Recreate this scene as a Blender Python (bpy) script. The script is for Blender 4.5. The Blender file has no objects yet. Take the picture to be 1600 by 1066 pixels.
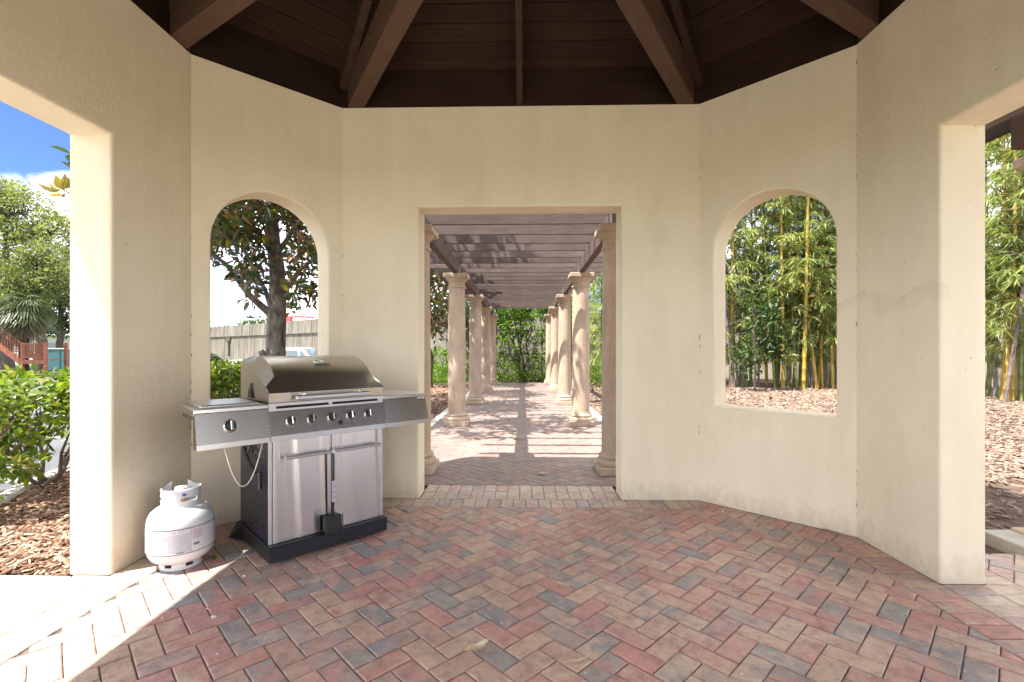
import bpy, math, random
import numpy as np
from mathutils import Vector, Matrix
from mathutils.geometry import tessellate_polygon
from math import radians as R, sin, cos, pi

random.seed(7)
rng = np.random.default_rng(11)
SC = bpy.context.scene
COL = SC.collection

# ------------------------------------------------------------------ camera, sky, sun, exposure
CX, CZ, TH, FPX = 0.03, 1.25, 0.023, 757.0
cd = bpy.data.cameras.new('camera')
cam = bpy.data.objects.new('camera', cd)
COL.objects.link(cam)
cam.location = (CX, 0, CZ)
cam.rotation_euler = (pi / 2, 0, TH)
cd.sensor_width = 36.0
cd.lens = FPX / 1600 * 36
cd.shift_y = 13.1 / 1600
cd.clip_start, cd.clip_end = 0.05, 2000
SC.camera = cam

CLOUD_W = 6.8
SUN = Vector((-1.0, -0.6, 2.4)).normalized()      # towards the sun
W = bpy.data.worlds.new('World')
SC.world = W
W.use_nodes = True
wn = W.node_tree.nodes
sky = wn.new('ShaderNodeTexSky')
sky.sky_type = 'NISHITA'
sky.sun_disc = False
sky.sun_elevation = math.asin(SUN.z)
sky.sun_rotation = math.atan2(SUN.x, SUN.y) % (2 * pi)
sky.air_density, sky.dust_density, sky.ozone_density = 1.0, 0.2, 6.0
bg = wn['Background']
bg.inputs[1].default_value = 0.05
sky.altitude = 8000
# broken cloud over the whole sky, added and made extra bright as fill light
wt = W.node_tree
tc_ = wn.new('ShaderNodeTexCoord')
mp_ = wn.new('ShaderNodeMapping')
mp_.inputs['Scale'].default_value = (1, 1, 1.7)
cn = wn.new('ShaderNodeTexNoise')
cn.noise_dimensions = '4D'
cn.inputs['W'].default_value = CLOUD_W
cn.inputs['Scale'].default_value = 2.0
cn.inputs['Detail'].default_value = 7
cn.inputs['Roughness'].default_value = 0.55
cr = wn.new('ShaderNodeValToRGB')
cr.color_ramp.elements[0].position, cr.color_ramp.elements[1].position = 0.44, 0.64
cr.color_ramp.elements[0].color, cr.color_ramp.elements[1].color = (0, 0, 0, 1), (1, 1, 1, 1)
cm = wn.new('ShaderNodeMix')
cm.data_type = 'RGBA'
cm.inputs[7].default_value = (22.0, 21.4, 20.6, 1)
wt.links.new(tc_.outputs['Generated'], mp_.inputs[0])
wt.links.new(mp_.outputs[0], cn.inputs['Vector'])
wt.links.new(cn.outputs[0], cr.inputs[0])
wt.links.new(cr.outputs[0], cm.inputs[0])
wt.links.new(sky.outputs[0], cm.inputs[6])
wt.links.new(cm.outputs[2], bg.inputs[0])

sl = bpy.data.lights.new('sun', 'SUN')
sl.energy, sl.angle, sl.color = 2.0, R(0.5), (1.0, 0.955, 0.88)
so = bpy.data.objects.new('sun', sl)
COL.objects.link(so)
so.rotation_euler = (-SUN).to_track_quat('-Z', 'Y').to_euler()

SC.view_settings.view_transform = 'Standard'
SC.view_settings.look = 'None'
SC.view_settings.exposure = 3.02
SC.view_settings.gamma = 1.0
SC.view_settings.use_curve_mapping = False
SC.render.engine = 'CYCLES'
cy = SC.cycles
cy.max_bounces, cy.diffuse_bounces, cy.glossy_bounces, cy.transmission_bounces = 10, 7, 5, 5
cy.use_denoising = True
cy.caustics_reflective = cy.caustics_refractive = False
cy.sample_clamp_indirect = 6.0


def px(u, v, dep):
    """the point of the place seen at pixel (u, v) of the photograph at a distance dep along the view"""
    r = (u - 800) / FPX * dep
    return Vector((CX + r * cos(TH) - dep * sin(TH), r * sin(TH) + dep * cos(TH), CZ - (v - 546.1) / FPX * dep))


def project(p):
    x, y = p[0] - CX, p[1]
    r, d = x * cos(TH) + y * sin(TH), -x * sin(TH) + y * cos(TH)
    if d < 0.05:
        return None
    return 800 + FPX * r / d, 546.1 - FPX * (p[2] - CZ) / d, d


# ------------------------------------------------------------------ materials
def new_mat(name):
    m = bpy.data.materials.new(name)
    m.use_nodes = True
    nt = m.node_tree
    return m, nt, nt.nodes['Principled BSDF']


def noise(nt, scale, detail=4.0, rough=0.55, vec=None, dims='3D'):
    n = nt.nodes.new('ShaderNodeTexNoise')
    n.noise_dimensions = dims
    n.inputs['Scale'].default_value = scale
    n.inputs['Detail'].default_value = detail
    n.inputs['Roughness'].default_value = rough
    if vec is not None:
        nt.links.new(vec, n.inputs['Vector'])
    return n


def ramp(nt, fac, stops, interp='LINEAR'):
    r = nt.nodes.new('ShaderNodeValToRGB')
    r.color_ramp.interpolation = interp
    e = r.color_ramp.elements
    while len(e) > 1:
        e.remove(e[-1])
    e[0].position = stops[0][0]
    e[0].color = (*stops[0][1], 1)
    for p, c in stops[1:]:
        k = e.new(p)
        k.color = (*c, 1)
    nt.links.new(fac, r.inputs[0])
    return r.outputs[0]


def mix(nt, fac, a, b, mode='MIX'):
    m = nt.nodes.new('ShaderNodeMix')
    m.data_type = 'RGBA'
    m.blend_type = mode
    for sock, v in ((m.inputs[0], fac), (m.inputs[6], a), (m.inputs[7], b)):
        if isinstance(v, (int, float)):
            sock.default_value = v
        elif isinstance(v, tuple):
            sock.default_value = (*v, 1)
        else:
            nt.links.new(v, sock)
    return m.outputs[2]


def mth(nt, op, a, b=0.0, c=0.0, clamp=False):
    m = nt.nodes.new('ShaderNodeMath')
    m.operation = op
    m.use_clamp = clamp
    for i, v in enumerate((a, b, c)):
        if isinstance(v, (int, float)):
            m.inputs[i].default_value = v
        else:
            nt.links.new(v, m.inputs[i])
    return m.outputs[0]


def bump(nt, bsdf, height, strength=0.3, dist=0.01):
    b = nt.nodes.new('ShaderNodeBump')
    b.inputs['Strength'].default_value = strength
    b.inputs['Distance'].default_value = dist
    nt.links.new(height, b.inputs['Height'])
    nt.links.new(b.outputs[0], bsdf.inputs['Normal'])


def coords(nt, kind='Object', scale=(1, 1, 1)):
    t = nt.nodes.new('ShaderNodeTexCoord')
    mp = nt.nodes.new('ShaderNodeMapping')
    mp.inputs['Scale'].default_value = scale
    nt.links.new(t.outputs[kind], mp.inputs[0])
    return mp.outputs[0]


def worldpos(nt, scale=(1, 1, 1)):
    g = nt.nodes.new('ShaderNodeNewGeometry')
    mp = nt.nodes.new('ShaderNodeMapping')
    mp.inputs['Scale'].default_value = scale
    nt.links.new(g.outputs['Position'], mp.inputs[0])
    return mp.outputs[0]


def simple(name, c1, c2=None, scale=6.0, rough=0.7, metal=0.0, bmp=0.0, bscale=60.0, bdist=0.004, stretch=(1, 1, 1), spec=0.5, lo=0.35, hi=0.65):
    m, nt, b = new_mat(name)
    v = coords(nt, 'Object', stretch)
    if c2 is None:
        c2 = tuple(x * 0.8 for x in c1)
    n = noise(nt, scale, 5, vec=v)
    nt.links.new(ramp(nt, n.outputs[0], [(lo, c2), (hi, c1)]), b.inputs['Base Color'])
    b.inputs['Roughness'].default_value = rough
    b.inputs['Metallic'].default_value = metal
    b.inputs['Specular IOR Level'].default_value = spec
    if bmp:
        n2 = noise(nt, bscale, 4, vec=v)
        bump(nt, b, n2.outputs[0], bmp, bdist)
    return m


def brick_mat(name, island, pal):
    m, nt, b = new_mat(name)
    if island:
        g = nt.nodes.new('ShaderNodeNewGeometry')
        rnd = g.outputs['Random Per Island']
    else:
        g = nt.nodes.new('ShaderNodeObjectInfo')
        rnd = g.outputs['Random']
    w = nt.nodes.new('ShaderNodeTexWhiteNoise')
    w.noise_dimensions = '1D'
    nt.links.new(mth(nt, 'MULTIPLY', rnd, 371.3), w.inputs['W'])
    ca = ramp(nt, rnd, pal, 'CONSTANT')
    cb = ramp(nt, w.outputs['Value'], pal, 'CONSTANT')
    v = worldpos(nt)
    n1 = noise(nt, 9.0, 3, vec=v, dims='4D')
    nt.links.new(mth(nt, 'MULTIPLY', rnd, 93.0), n1.inputs['W'])
    f = ramp(nt, n1.outputs[0], [(0.40, (0, 0, 0)), (0.60, (0.95, 0.95, 0.95))])
    c = mix(nt, f, ca, cb)
    # grain and pale specks of the concrete
    n2 = noise(nt, 230.0, 3, 0.7, vec=v)
    c = mix(nt, 1.0, c, ramp(nt, n2.outputs[0], [(0.3, (0.84, 0.84, 0.84)), (0.7, (1.2, 1.2, 1.2))]), 'MULTIPLY')
    n3 = noise(nt, 2.2, 4, vec=v)
    c = mix(nt, 1.0, c, ramp(nt, n3.outputs[0], [(0.3, (0.9, 0.89, 0.88)), (0.7, (1.12, 1.12, 1.12))]), 'MULTIPLY')
    n5 = noise(nt, 17.0, 5, 0.7, vec=v, dims='4D')
    nt.links.new(mth(nt, 'MULTIPLY', rnd, 41.0), n5.inputs['W'])
    c = mix(nt, 1.0, c, ramp(nt, n5.outputs[0], [(0.34, (0.70, 0.69, 0.69)), (0.5, (1.0, 1.0, 1.0)), (0.68, (1.2, 1.18, 1.15))]), 'MULTIPLY')
    n6 = noise(nt, 5.5, 5, 0.65, vec=v)
    c = mix(nt, ramp(nt, n6.outputs[0], [(0.60, (0, 0, 0)), (0.72, (0.45, 0.45, 0.45))]), c, (0.12, 0.105, 0.095))
    n4 = noise(nt, 70.0, 2, 0.5, vec=v)
    c = mix(nt, ramp(nt, n4.outputs[0], [(0.70, (0, 0, 0)), (0.76, (0.5, 0.5, 0.5))]), c, (0.5, 0.47, 0.43))
    nt.links.new(c, b.inputs['Base Color'])
    b.inputs['Roughness'].default_value = 0.52
    bump(nt, b, mth(nt, 'ADD', n2.outputs[0], mth(nt, 'MULTIPLY', noise(nt, 60, 3, vec=v).outputs[0], 1.6)), 0.6, 0.004)
    return m


PAL_IN = [(0.0, (0.46, 0.235, 0.20)), (0.16, (0.50, 0.34, 0.255)), (0.33, (0.30, 0.275, 0.255)), (0.46, (0.45, 0.285, 0.23)),
          (0.62, (0.50, 0.365, 0.28)), (0.74, (0.38, 0.285, 0.25)), (0.86, (0.47, 0.25, 0.215)), (0.95, (0.26, 0.25, 0.25))]
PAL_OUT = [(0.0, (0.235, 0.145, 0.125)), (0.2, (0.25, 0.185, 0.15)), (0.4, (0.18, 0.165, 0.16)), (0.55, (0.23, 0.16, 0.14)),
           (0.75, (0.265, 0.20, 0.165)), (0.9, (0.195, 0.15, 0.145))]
PAL_PALE = [(0.0, (0.50, 0.385, 0.30)), (0.3, (0.46, 0.31, 0.275)), (0.5, (0.50, 0.42, 0.325)), (0.75, (0.34, 0.31, 0.295)), (0.86, (0.46, 0.33, 0.29))]
M = {}
M['brick_in'] = brick_mat('paver_red_blend', False, PAL_IN)
M['brick_in_i'] = brick_mat('paver_red_blend_rest', True, PAL_IN)
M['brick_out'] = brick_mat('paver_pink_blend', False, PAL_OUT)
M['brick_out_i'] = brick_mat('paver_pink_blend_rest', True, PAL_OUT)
M['brick_pale'] = brick_mat('paver_buff_blend', False, PAL_PALE)
M['brick_pale_i'] = brick_mat('paver_buff_blend_rest', True, PAL_PALE)
M['sand'] = simple('joint_sand', (0.20, 0.16, 0.13), (0.05, 0.04, 0.035), 14, 0.95)


def stucco_mat():
    m, nt, b = new_mat('cream_stucco')
    v = worldpos(nt)
    n = noise(nt, 1.3, 5, 0.6, vec=v)
    c = ramp(nt, n.outputs[0], [(0.3, (0.75, 0.665, 0.50)), (0.7, (0.79, 0.71, 0.55))])
    # scattered dirt specks and faint drips
    n2 = noise(nt, 26, 3, 0.5, vec=v)
    c = mix(nt, ramp(nt, n2.outputs[0], [(0.735, (0, 0, 0)), (0.78, (0.55, 0.55, 0.55))]), c, (0.24, 0.19, 0.13))
    n3 = noise(nt, 5, 4, 0.6, vec=worldpos(nt, (1, 1, 0.12)))
    c = mix(nt, 1.0, c, ramp(nt, n3.outputs[0], [(0.3, (0.94, 0.935, 0.92)), (0.6, (1.0, 1.0, 1.0))]), 'MULTIPLY')
    # tide mark of old damp on the right hand side wall: a band whose upper edge wanders
    g = nt.nodes.new('ShaderNodeNewGeometry')
    sx = nt.nodes.new('ShaderNodeSeparateXYZ')
    nt.links.new(g.outputs['Position'], sx.inputs[0])
    wob = noise(nt, 4.5, 4, 0.6, vec=v)
    edge = mth(nt, 'ADD', 1.40, mth(nt, 'MULTIPLY', wob.outputs[0], 0.42))
    d = mth(nt, 'SUBTRACT', edge, sx.outputs['Z'])
    band = ramp(nt, d, [(0.0, (0, 0, 0)), (0.03, (0.9, 0.9, 0.9)), (0.07, (0.8, 0.8, 0.8)), (0.14, (0.0, 0.0, 0.0))])
    inx = mth(nt, 'MULTIPLY', mth(nt, 'GREATER_THAN', sx.outputs['X'], 1.95), mth(nt, 'LESS_THAN', sx.outputs['X'], 2.30))
    iny = mth(nt, 'MULTIPLY', mth(nt, 'GREATER_THAN', sx.outputs['Y'], 2.45), mth(nt, 'LESS_THAN', sx.outputs['Y'], 3.6))
    fac = mth(nt, 'MULTIPLY', mth(nt, 'MULTIPLY', inx, iny), mth(nt, 'MULTIPLY', band, 0.17))
    c = mix(nt, fac, c, (0.36, 0.30, 0.20))
    sp_ = noise(nt, 16, 5, 0.65, vec=worldpos(nt, (1, 1, 0.7)))
    low = mth(nt, 'SUBTRACT', mth(nt, 'MULTIPLY', sp_.outputs[0], 0.32), sx.outputs['Z'])
    c = mix(nt, ramp(nt, low, [(0.0, (0, 0, 0)), (0.16, (0.42, 0.42, 0.42))]), c, (0.36, 0.29, 0.21))
    c = mix(nt, ramp(nt, noise(nt, 2.4, 6, 0.7, vec=worldpos(nt, (1, 1, 0.5))).outputs[0], [(0.52, (0, 0, 0)), (0.72, (0.28, 0.28, 0.28))]), c, (0.60, 0.53, 0.38))
    nt.links.new(c, b.inputs['Base Color'])
    b.inputs['Roughness'].default_value = 0.85
    b.inputs['Specular IOR Level'].default_value = 0.25
    h = mth(nt, 'ADD', noise(nt, 90, 3, 0.6, vec=v).outputs[0], mth(nt, 'MULTIPLY', noise(nt, 14, 4, 0.6, vec=v).outputs[0], 1.6))
    bump(nt, b, h, 0.32, 0.006)
    return m


M['stucco'] = stucco_mat()
M['crack'] = simple('cracked_caulk', (0.42, 0.36, 0.27), (0.22, 0.17, 0.12), 30, 0.9)


def wood_mat(name, c1, c2, axis=0, rough=0.65, scale=3.0, spec=0.15):
    m, nt, b = new_mat(name)
    st = [1.0, 1.0, 1.0]
    st = [22.0 if i != axis else 1.2 for i in range(3)]
    v = coords(nt, 'Object', tuple(st))
    n = noise(nt, scale, 5, 0.65, vec=v)
    n2 = noise(nt, 2.0, 3, vec=worldpos(nt))
    c = ramp(nt, n.outputs[0], [(0.3, c2), (0.7, c1)])
    oi = nt.nodes.new('ShaderNodeObjectInfo')
    c = mix(nt, 1.0, c, ramp(nt, oi.outputs['Random'], [(0, (0.8, 0.8, 0.8)), (1, (1.15, 1.15, 1.15))]), 'MULTIPLY')
    c = mix(nt, 1.0, c, ramp(nt, n2.outputs[0], [(0.3, (0.85, 0.85, 0.85)), (0.7, (1.1, 1.1, 1.1))]), 'MULTIPLY')
    nt.links.new(c, b.inputs['Base Color'])
    b.inputs['Roughness'].default_value = rough
    b.inputs['Specular IOR Level'].default_value = spec
    bump(nt, b, n.outputs[0], 0.25, 0.004)
    return m


M['roof_board'] = wood_mat('dark_brown_board', (0.052, 0.028, 0.017), (0.030, 0.016, 0.010))
M['frieze'] = wood_mat('dark_brown_frieze', (0.036, 0.0185, 0.0115), (0.021, 0.011, 0.0065))
M['tie'] = wood_mat('brown_beam', (0.115, 0.068, 0.047), (0.078, 0.045, 0.031))
M['rafter'] = wood_mat('brown_rafter', (0.075, 0.043, 0.030), (0.048, 0.027, 0.018))
M['pergola'] = wood_mat('mauve_brown_stain', (0.165, 0.128, 0.112), (0.098, 0.074, 0.065))
M['pergola_beam'] = wood_mat('dark_stained_beam', (0.16, 0.115, 0.10), (0.10, 0.072, 0.062), axis=1)
M['shingle'] = simple('roof_shingle', (0.20, 0.12, 0.08), (0.10, 0.06, 0.045), 9, 0.9)


def cast_stone():
    m, nt, b = new_mat('cast_stone')
    v = worldpos(nt)
    n = noise(nt, 5, 5, 0.6, vec=v)
    c = ramp(nt, n.outputs[0], [(0.3, (0.41, 0.305, 0.215)), (0.7, (0.50, 0.39, 0.29))])
    n2 = noise(nt, 120, 3, 0.6, vec=v)
    c = mix(nt, 1.0, c, ramp(nt, n2.outputs[0], [(0.3, (0.88, 0.87, 0.86)), (0.7, (1.07, 1.07, 1.07))]), 'MULTIPLY')
    n3 = noise(nt, 3, 4, 0.6, vec=worldpos(nt, (3, 3, 0.4)))
    c = mix(nt, ramp(nt, n3.outputs[0], [(0.50, (0, 0, 0)), (0.72, (0.5, 0.5, 0.5))]), c, (0.27, 0.20, 0.14))
    n4 = noise(nt, 45, 3, 0.5, vec=v)
    c = mix(nt, ramp(nt, n4.outputs[0], [(0.66, (0, 0, 0)), (0.72, (0.5, 0.5, 0.5))]), c, (0.28, 0.21, 0.15))
    nt.links.new(c, b.inputs['Base Color'])
    b.inputs['Roughness'].default_value = 0.8
    bump(nt, b, n2.outputs[0], 0.3, 0.004)
    return m


M['stone'] = cast_stone()
M['concrete'] = simple('pale_concrete', (0.60, 0.565, 0.50), (0.50, 0.465, 0.405), 3, 0.85, bmp=0.25, bscale=120)
M['kerb'] = simple('kerb_concrete', (0.46, 0.43, 0.37), (0.33, 0.30, 0.26), 5, 0.88, bmp=0.25, bscale=80)
M['asphalt'] = simple('asphalt', (0.085, 0.088, 0.098), (0.055, 0.057, 0.064), 2.0, 0.9, bmp=0.4, bscale=180)
M['line'] = simple('road_paint', (0.72, 0.72, 0.70), (0.50, 0.50, 0.48), 12, 0.7)
M['soil'] = simple('dark_mulch_soil', (0.15, 0.085, 0.055), (0.05, 0.032, 0.024), 16, 0.95, bmp=0.8, bscale=40, bdist=0.03)
M['grass'] = simple('lawn', (0.10, 0.15, 0.035), (0.055, 0.085, 0.022), 3, 0.9, bmp=0.6, bscale=60, bdist=0.03)
M['galv'] = simple('galvanised_steel', (0.55, 0.56, 0.57), (0.42, 0.43, 0.44), 8, 0.4, metal=0.9)
M['fence_black'] = simple('black_vinyl_steel', (0.03, 0.03, 0.03), (0.02, 0.02, 0.02), 8, 0.5)
M['fence_grey'] = simple('grey_wire', (0.34, 0.32, 0.29), (0.22, 0.2, 0.18), 8, 0.6, metal=0.3)


GRAINED = set()


def steel(name, base=(0.60, 0.585, 0.56), rough=0.24, axis='x', wave=0.0, tint=None, brush=0.06, aniso=0.85):
    m, nt, b = new_mat(name)
    st = {'x': (1.5, 60, 260), 'z': (260, 260, 1.5), 'y': (260, 1.5, 260)}[axis]
    n = noise(nt, 3.0, 4, 0.6, vec=coords(nt, 'Object', st))
    c = ramp(nt, n.outputs[0], [(0.3, tuple(x * 0.96 for x in base)), (0.7, base)])
    if tint:
        n2 = noise(nt, 7, 4, 0.6, vec=coords(nt, 'Object', (1, 1, 2)))
        c = mix(nt, ramp(nt, n2.outputs[0], [(0.42, (0, 0, 0)), (0.62, (0.7, 0.7, 0.7))]), c, tint)
    nt.links.new(c, b.inputs['Base Color'])
    b.inputs['Metallic'].default_value = 1.0
    b.inputs['Anisotropic'].default_value = aniso
    tg = nt.nodes.new('ShaderNodeTangent')
    tg.direction_type = 'UV_MAP'
    tg.uv_map = 'grain'
    nt.links.new(tg.outputs[0], b.inputs['Tangent'])
    GRAINED.add(m.name)
    sm = noise(nt, 5, 4, 0.6, vec=coords(nt, 'Object'))
    r = mth(nt, 'ADD', rough, mth(nt, 'MULTIPLY', mth(nt, 'SUBTRACT', n.outputs[0], 0.5), brush))
    r = mth(nt, 'ADD', r, mth(nt, 'MULTIPLY', mth(nt, 'SUBTRACT', sm.outputs[0], 0.5), 0.07))
    nt.links.new(r, b.inputs['Roughness'])
    if wave:
        nw = noise(nt, 1.0, 2, 0.5, vec=coords(nt, 'Object', (7, 7, 1.8)))
        bump(nt, b, nw.outputs[0], wave, 0.02)
    return m


M['steel'] = steel('brushed_steel', (0.62, 0.61, 0.595), 0.32, brush=0.02)
M['steel_lid'] = steel('lid_steel', (0.56, 0.55, 0.54), 0.31, aniso=0.35, brush=0.02)
M['steel_lip'] = steel('heat_tinted_steel', (0.66, 0.62, 0.54), 0.33, tint=(0.62, 0.50, 0.26))
M['steel_door'] = steel('door_steel', (0.70, 0.69, 0.68), 0.21, 'x', wave=0.0, brush=0.03, aniso=0.88)
M['steel_dark'] = steel('dark_panel_steel', (0.25, 0.244, 0.235), 0.27, aniso=0.75, brush=0.015)  # darker base tone for panels and fascias
M['chrome'] = simple('chrome', (0.78, 0.78, 0.78), (0.74, 0.74, 0.74), 4, 0.07, metal=1.0)
M['navy'] = simple('navy_enamel', (0.019, 0.024, 0.036), (0.014, 0.018, 0.028), 5, 0.3)
M['base_black'] = simple('black_enamel', (0.011, 0.012, 0.016), (0.008, 0.009, 0.012), 5, 0.4)
M['black'] = simple('black_plastic', (0.014, 0.014, 0.015), (0.01, 0.01, 0.01), 5, 0.35)
M['blackslot'] = simple('slot_shade_black', (0.004, 0.004, 0.004), (0.003, 0.003, 0.003), 5, 0.9)  # near-black colour stands for the shade inside the vent slots
M['rubber'] = simple('rubber', (0.02, 0.02, 0.02), (0.012, 0.012, 0.012), 8, 0.7)
M['white_steel'] = simple('white_enamel', (0.62, 0.62, 0.62), (0.56, 0.56, 0.565), 3, 0.28, bmp=0.03, bscale=30)
M['label'] = simple('label_paper', (0.60, 0.59, 0.60), (0.56, 0.55, 0.56), 6, 0.5)
M['ink'] = simple('black_ink', (0.05, 0.05, 0.07), (0.04, 0.04, 0.05), 6, 0.6)
M['ink_grey'] = simple('grey_ink', (0.16, 0.16, 0.19), (0.12, 0.12, 0.15), 6, 0.6)
M['ink_red'] = simple('faded_red_ink', (0.42, 0.14, 0.17), (0.38, 0.12, 0.15), 6, 0.6)
M['blue'] = simple('blue_sticker', (0.05, 0.13, 0.35), (0.04, 0.1, 0.28), 6, 0.5)
M['brass'] = simple('brass', (0.62, 0.36, 0.18), (0.5, 0.28, 0.14), 10, 0.35, metal=1.0)
M['chain'] = simple('pale_wire', (0.60, 0.55, 0.44), (0.45, 0.4, 0.32), 10, 0.4, metal=0.4)


def leaf_mat(name, top, top2, under=None, trans=0.35, rough=0.45, yellow=None, clump=0.8):
    m, nt, b = new_mat(name)
    g = nt.nodes.new('ShaderNodeNewGeometry')
    c = ramp(nt, g.outputs['Random Per Island'], [(0.0, top2), (0.5, top), (1.0, tuple(min(1, x * 1.45) for x in top))])
    if yellow:
        w = nt.nodes.new('ShaderNodeTexWhiteNoise')
        w.noise_dimensions = '1D'
        nt.links.new(mth(nt, 'MULTIPLY', g.outputs['Random Per Island'], 517.0), w.inputs['W'])
        c = mix(nt, ramp(nt, w.outputs['Value'], [(0.86, (0, 0, 0)), (0.9, (1, 1, 1))]), c, yellow)
    n = noise(nt, clump, 3, vec=worldpos(nt))
    c = mix(nt, 1.0, c, ramp(nt, n.outputs[0], [(0.35, (0.72, 0.78, 0.72)), (0.65, (1.2, 1.15, 1.1))]), 'MULTIPLY')
    if under:
        c = mix(nt, g.outputs['Backfacing'], c, under)
    nt.links.new(c, b.inputs['Base Color'])
    b.inputs['Roughness'].default_value = rough
    b.inputs['Specular IOR Level'].default_value = 0.4
    t = nt.nodes.new('ShaderNodeBsdfTranslucent')
    nt.links.new(mix(nt, 1.0, c, (1.5, 1.6, 0.7), 'MULTIPLY'), t.inputs[0])
    ms = nt.nodes.new('ShaderNodeMixShader')
    ms.inputs[0].default_value = trans
    nt.links.new(b.outputs[0], ms.inputs[1])
    nt.links.new(t.outputs[0], ms.inputs[2])
    nt.links.new(ms.outputs[0], nt.nodes['Material Output'].inputs[0])
    return m


M['magnolia'] = leaf_mat('magnolia_leaf', (0.055, 0.085, 0.022), (0.030, 0.050, 0.016), under=(0.17, 0.085, 0.035), trans=0.22, rough=0.3, yellow=(0.26, 0.22, 0.03))
M['backlit'] = leaf_mat('backlit_leaf', (0.24, 0.19, 0.03), (0.15, 0.10, 0.02), trans=0.5, rough=0.35)  # yellow-olive colour imitates leaves lit from behind
M['hedge'] = leaf_mat('hedge_leaf', (0.125, 0.175, 0.022), (0.05, 0.09, 0.015), trans=0.38, rough=0.38, yellow=(0.24, 0.23, 0.04), clump=3.0)
M['oak'] = leaf_mat('oak_leaf', (0.135, 0.155, 0.06), (0.070, 0.088, 0.036), trans=0.35, clump=0.45)
M['oak_light'] = leaf_mat('light_tree_leaf', (0.19, 0.205, 0.085), (0.11, 0.125, 0.05), trans=0.4, clump=0.45)
M['darkleaf'] = leaf_mat('dark_leaf', (0.05, 0.085, 0.025), (0.030, 0.055, 0.018), trans=0.3)
M['bamboo_leaf'] = leaf_mat('bamboo_leaf', (0.235, 0.27, 0.10), (0.115, 0.16, 0.055), trans=0.4, yellow=(0.36, 0.35, 0.12), clump=0.9)
M['palm_leaf'] = leaf_mat('palm_frond', (0.07, 0.09, 0.035), (0.04, 0.055, 0.022), trans=0.25)
M['palm_dead'] = leaf_mat('dead_frond', (0.19, 0.155, 0.11), (0.10, 0.085, 0.06), trans=0.15)
M['groundcover'] = leaf_mat('bright_shrub_leaf', (0.13, 0.22, 0.025), (0.06, 0.12, 0.016), trans=0.4, clump=2.0)
M['bark'] = simple('grey_brown_bark', (0.12, 0.095, 0.075), (0.045, 0.036, 0.030), 14, 0.95, bmp=1.0, bscale=30, bdist=0.02, stretch=(1, 1, 0.5))
M['bark_lichen'] = simple('lichened_bark', (0.20, 0.17, 0.13), (0.055, 0.042, 0.033), 11, 0.95, bmp=1.0, bscale=28, bdist=0.025, stretch=(1, 1, 0.5))
M['twig'] = simple('twig', (0.19, 0.14, 0.105), (0.10, 0.07, 0.055), 20, 0.9)
M['culm_yellow'] = simple('yellow_culm', (0.46, 0.30, 0.045), (0.30, 0.20, 0.04), 5, 0.4, stretch=(6, 6, 1))
M['culm_green'] = simple('green_culm', (0.20, 0.22, 0.05), (0.10, 0.12, 0.035), 5, 0.4, stretch=(6, 6, 1))
M['culm_grey'] = simple('grey_culm', (0.25, 0.21, 0.18), (0.11, 0.09, 0.085), 5, 0.6, stretch=(6, 6, 1))


def chips_mat(name, stops):
    m, nt, b = new_mat(name)
    g = nt.nodes.new('ShaderNodeNewGeometry')
    nt.links.new(ramp(nt, g.outputs['Random Per Island'], stops), b.inputs['Base Color'])
    b.inputs['Roughness'].default_value = 0.9
    return m


M['chips'] = chips_mat('bark_chips', [(0, (0.06, 0.034, 0.022)), (0.35, (0.17, 0.085, 0.05)), (0.65, (0.28, 0.16, 0.10)), (0.85, (0.40, 0.28, 0.19)), (1, (0.50, 0.38, 0.28))])
M['chips_pale'] = chips_mat('pale_chips', [(0, (0.08, 0.05, 0.036)), (0.3, (0.18, 0.115, 0.08)), (0.7, (0.28, 0.195, 0.14)), (1, (0.40, 0.31, 0.24))])
M['dryleaf'] = simple('dry_leaf', (0.74, 0.62, 0.44), (0.52, 0.40, 0.25), 25, 0.8)
M['needle'] = simple('orange_needle', (0.55, 0.27, 0.09), (0.32, 0.14, 0.04), 25, 0.8)
M['wall_concrete'] = simple('weathered_concrete', (0.21, 0.185, 0.15), (0.085, 0.075, 0.062), 2.4, 0.9, stretch=(1.6, 1.6, 0.2), bmp=0.2, bscale=20)
M['wall_beige'] = simple('beige_block', (0.32, 0.285, 0.23), (0.22, 0.19, 0.155), 1.2, 0.9, bmp=0.2, bscale=30)
M['redwood'] = simple('red_brown_deck', (0.30, 0.085, 0.045), (0.22, 0.06, 0.035), 4, 0.6)
M['teal'] = simple('teal_sheet', (0.03, 0.105, 0.125), (0.02, 0.08, 0.10), 2, 0.6)
M['truck_white'] = simple('white_car_paint', (0.80, 0.80, 0.79), (0.76, 0.76, 0.75), 2, 0.18)
M['glass'] = simple('dark_window_glass', (0.10, 0.14, 0.15), (0.08, 0.11, 0.12), 2, 0.05)
M['red'] = simple('red_paint', (0.50, 0.05, 0.04), (0.42, 0.04, 0.035), 2, 0.4)
M['house'] = simple('pale_render', (0.55, 0.53, 0.49), (0.46, 0.44, 0.40), 1, 0.8)


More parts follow.
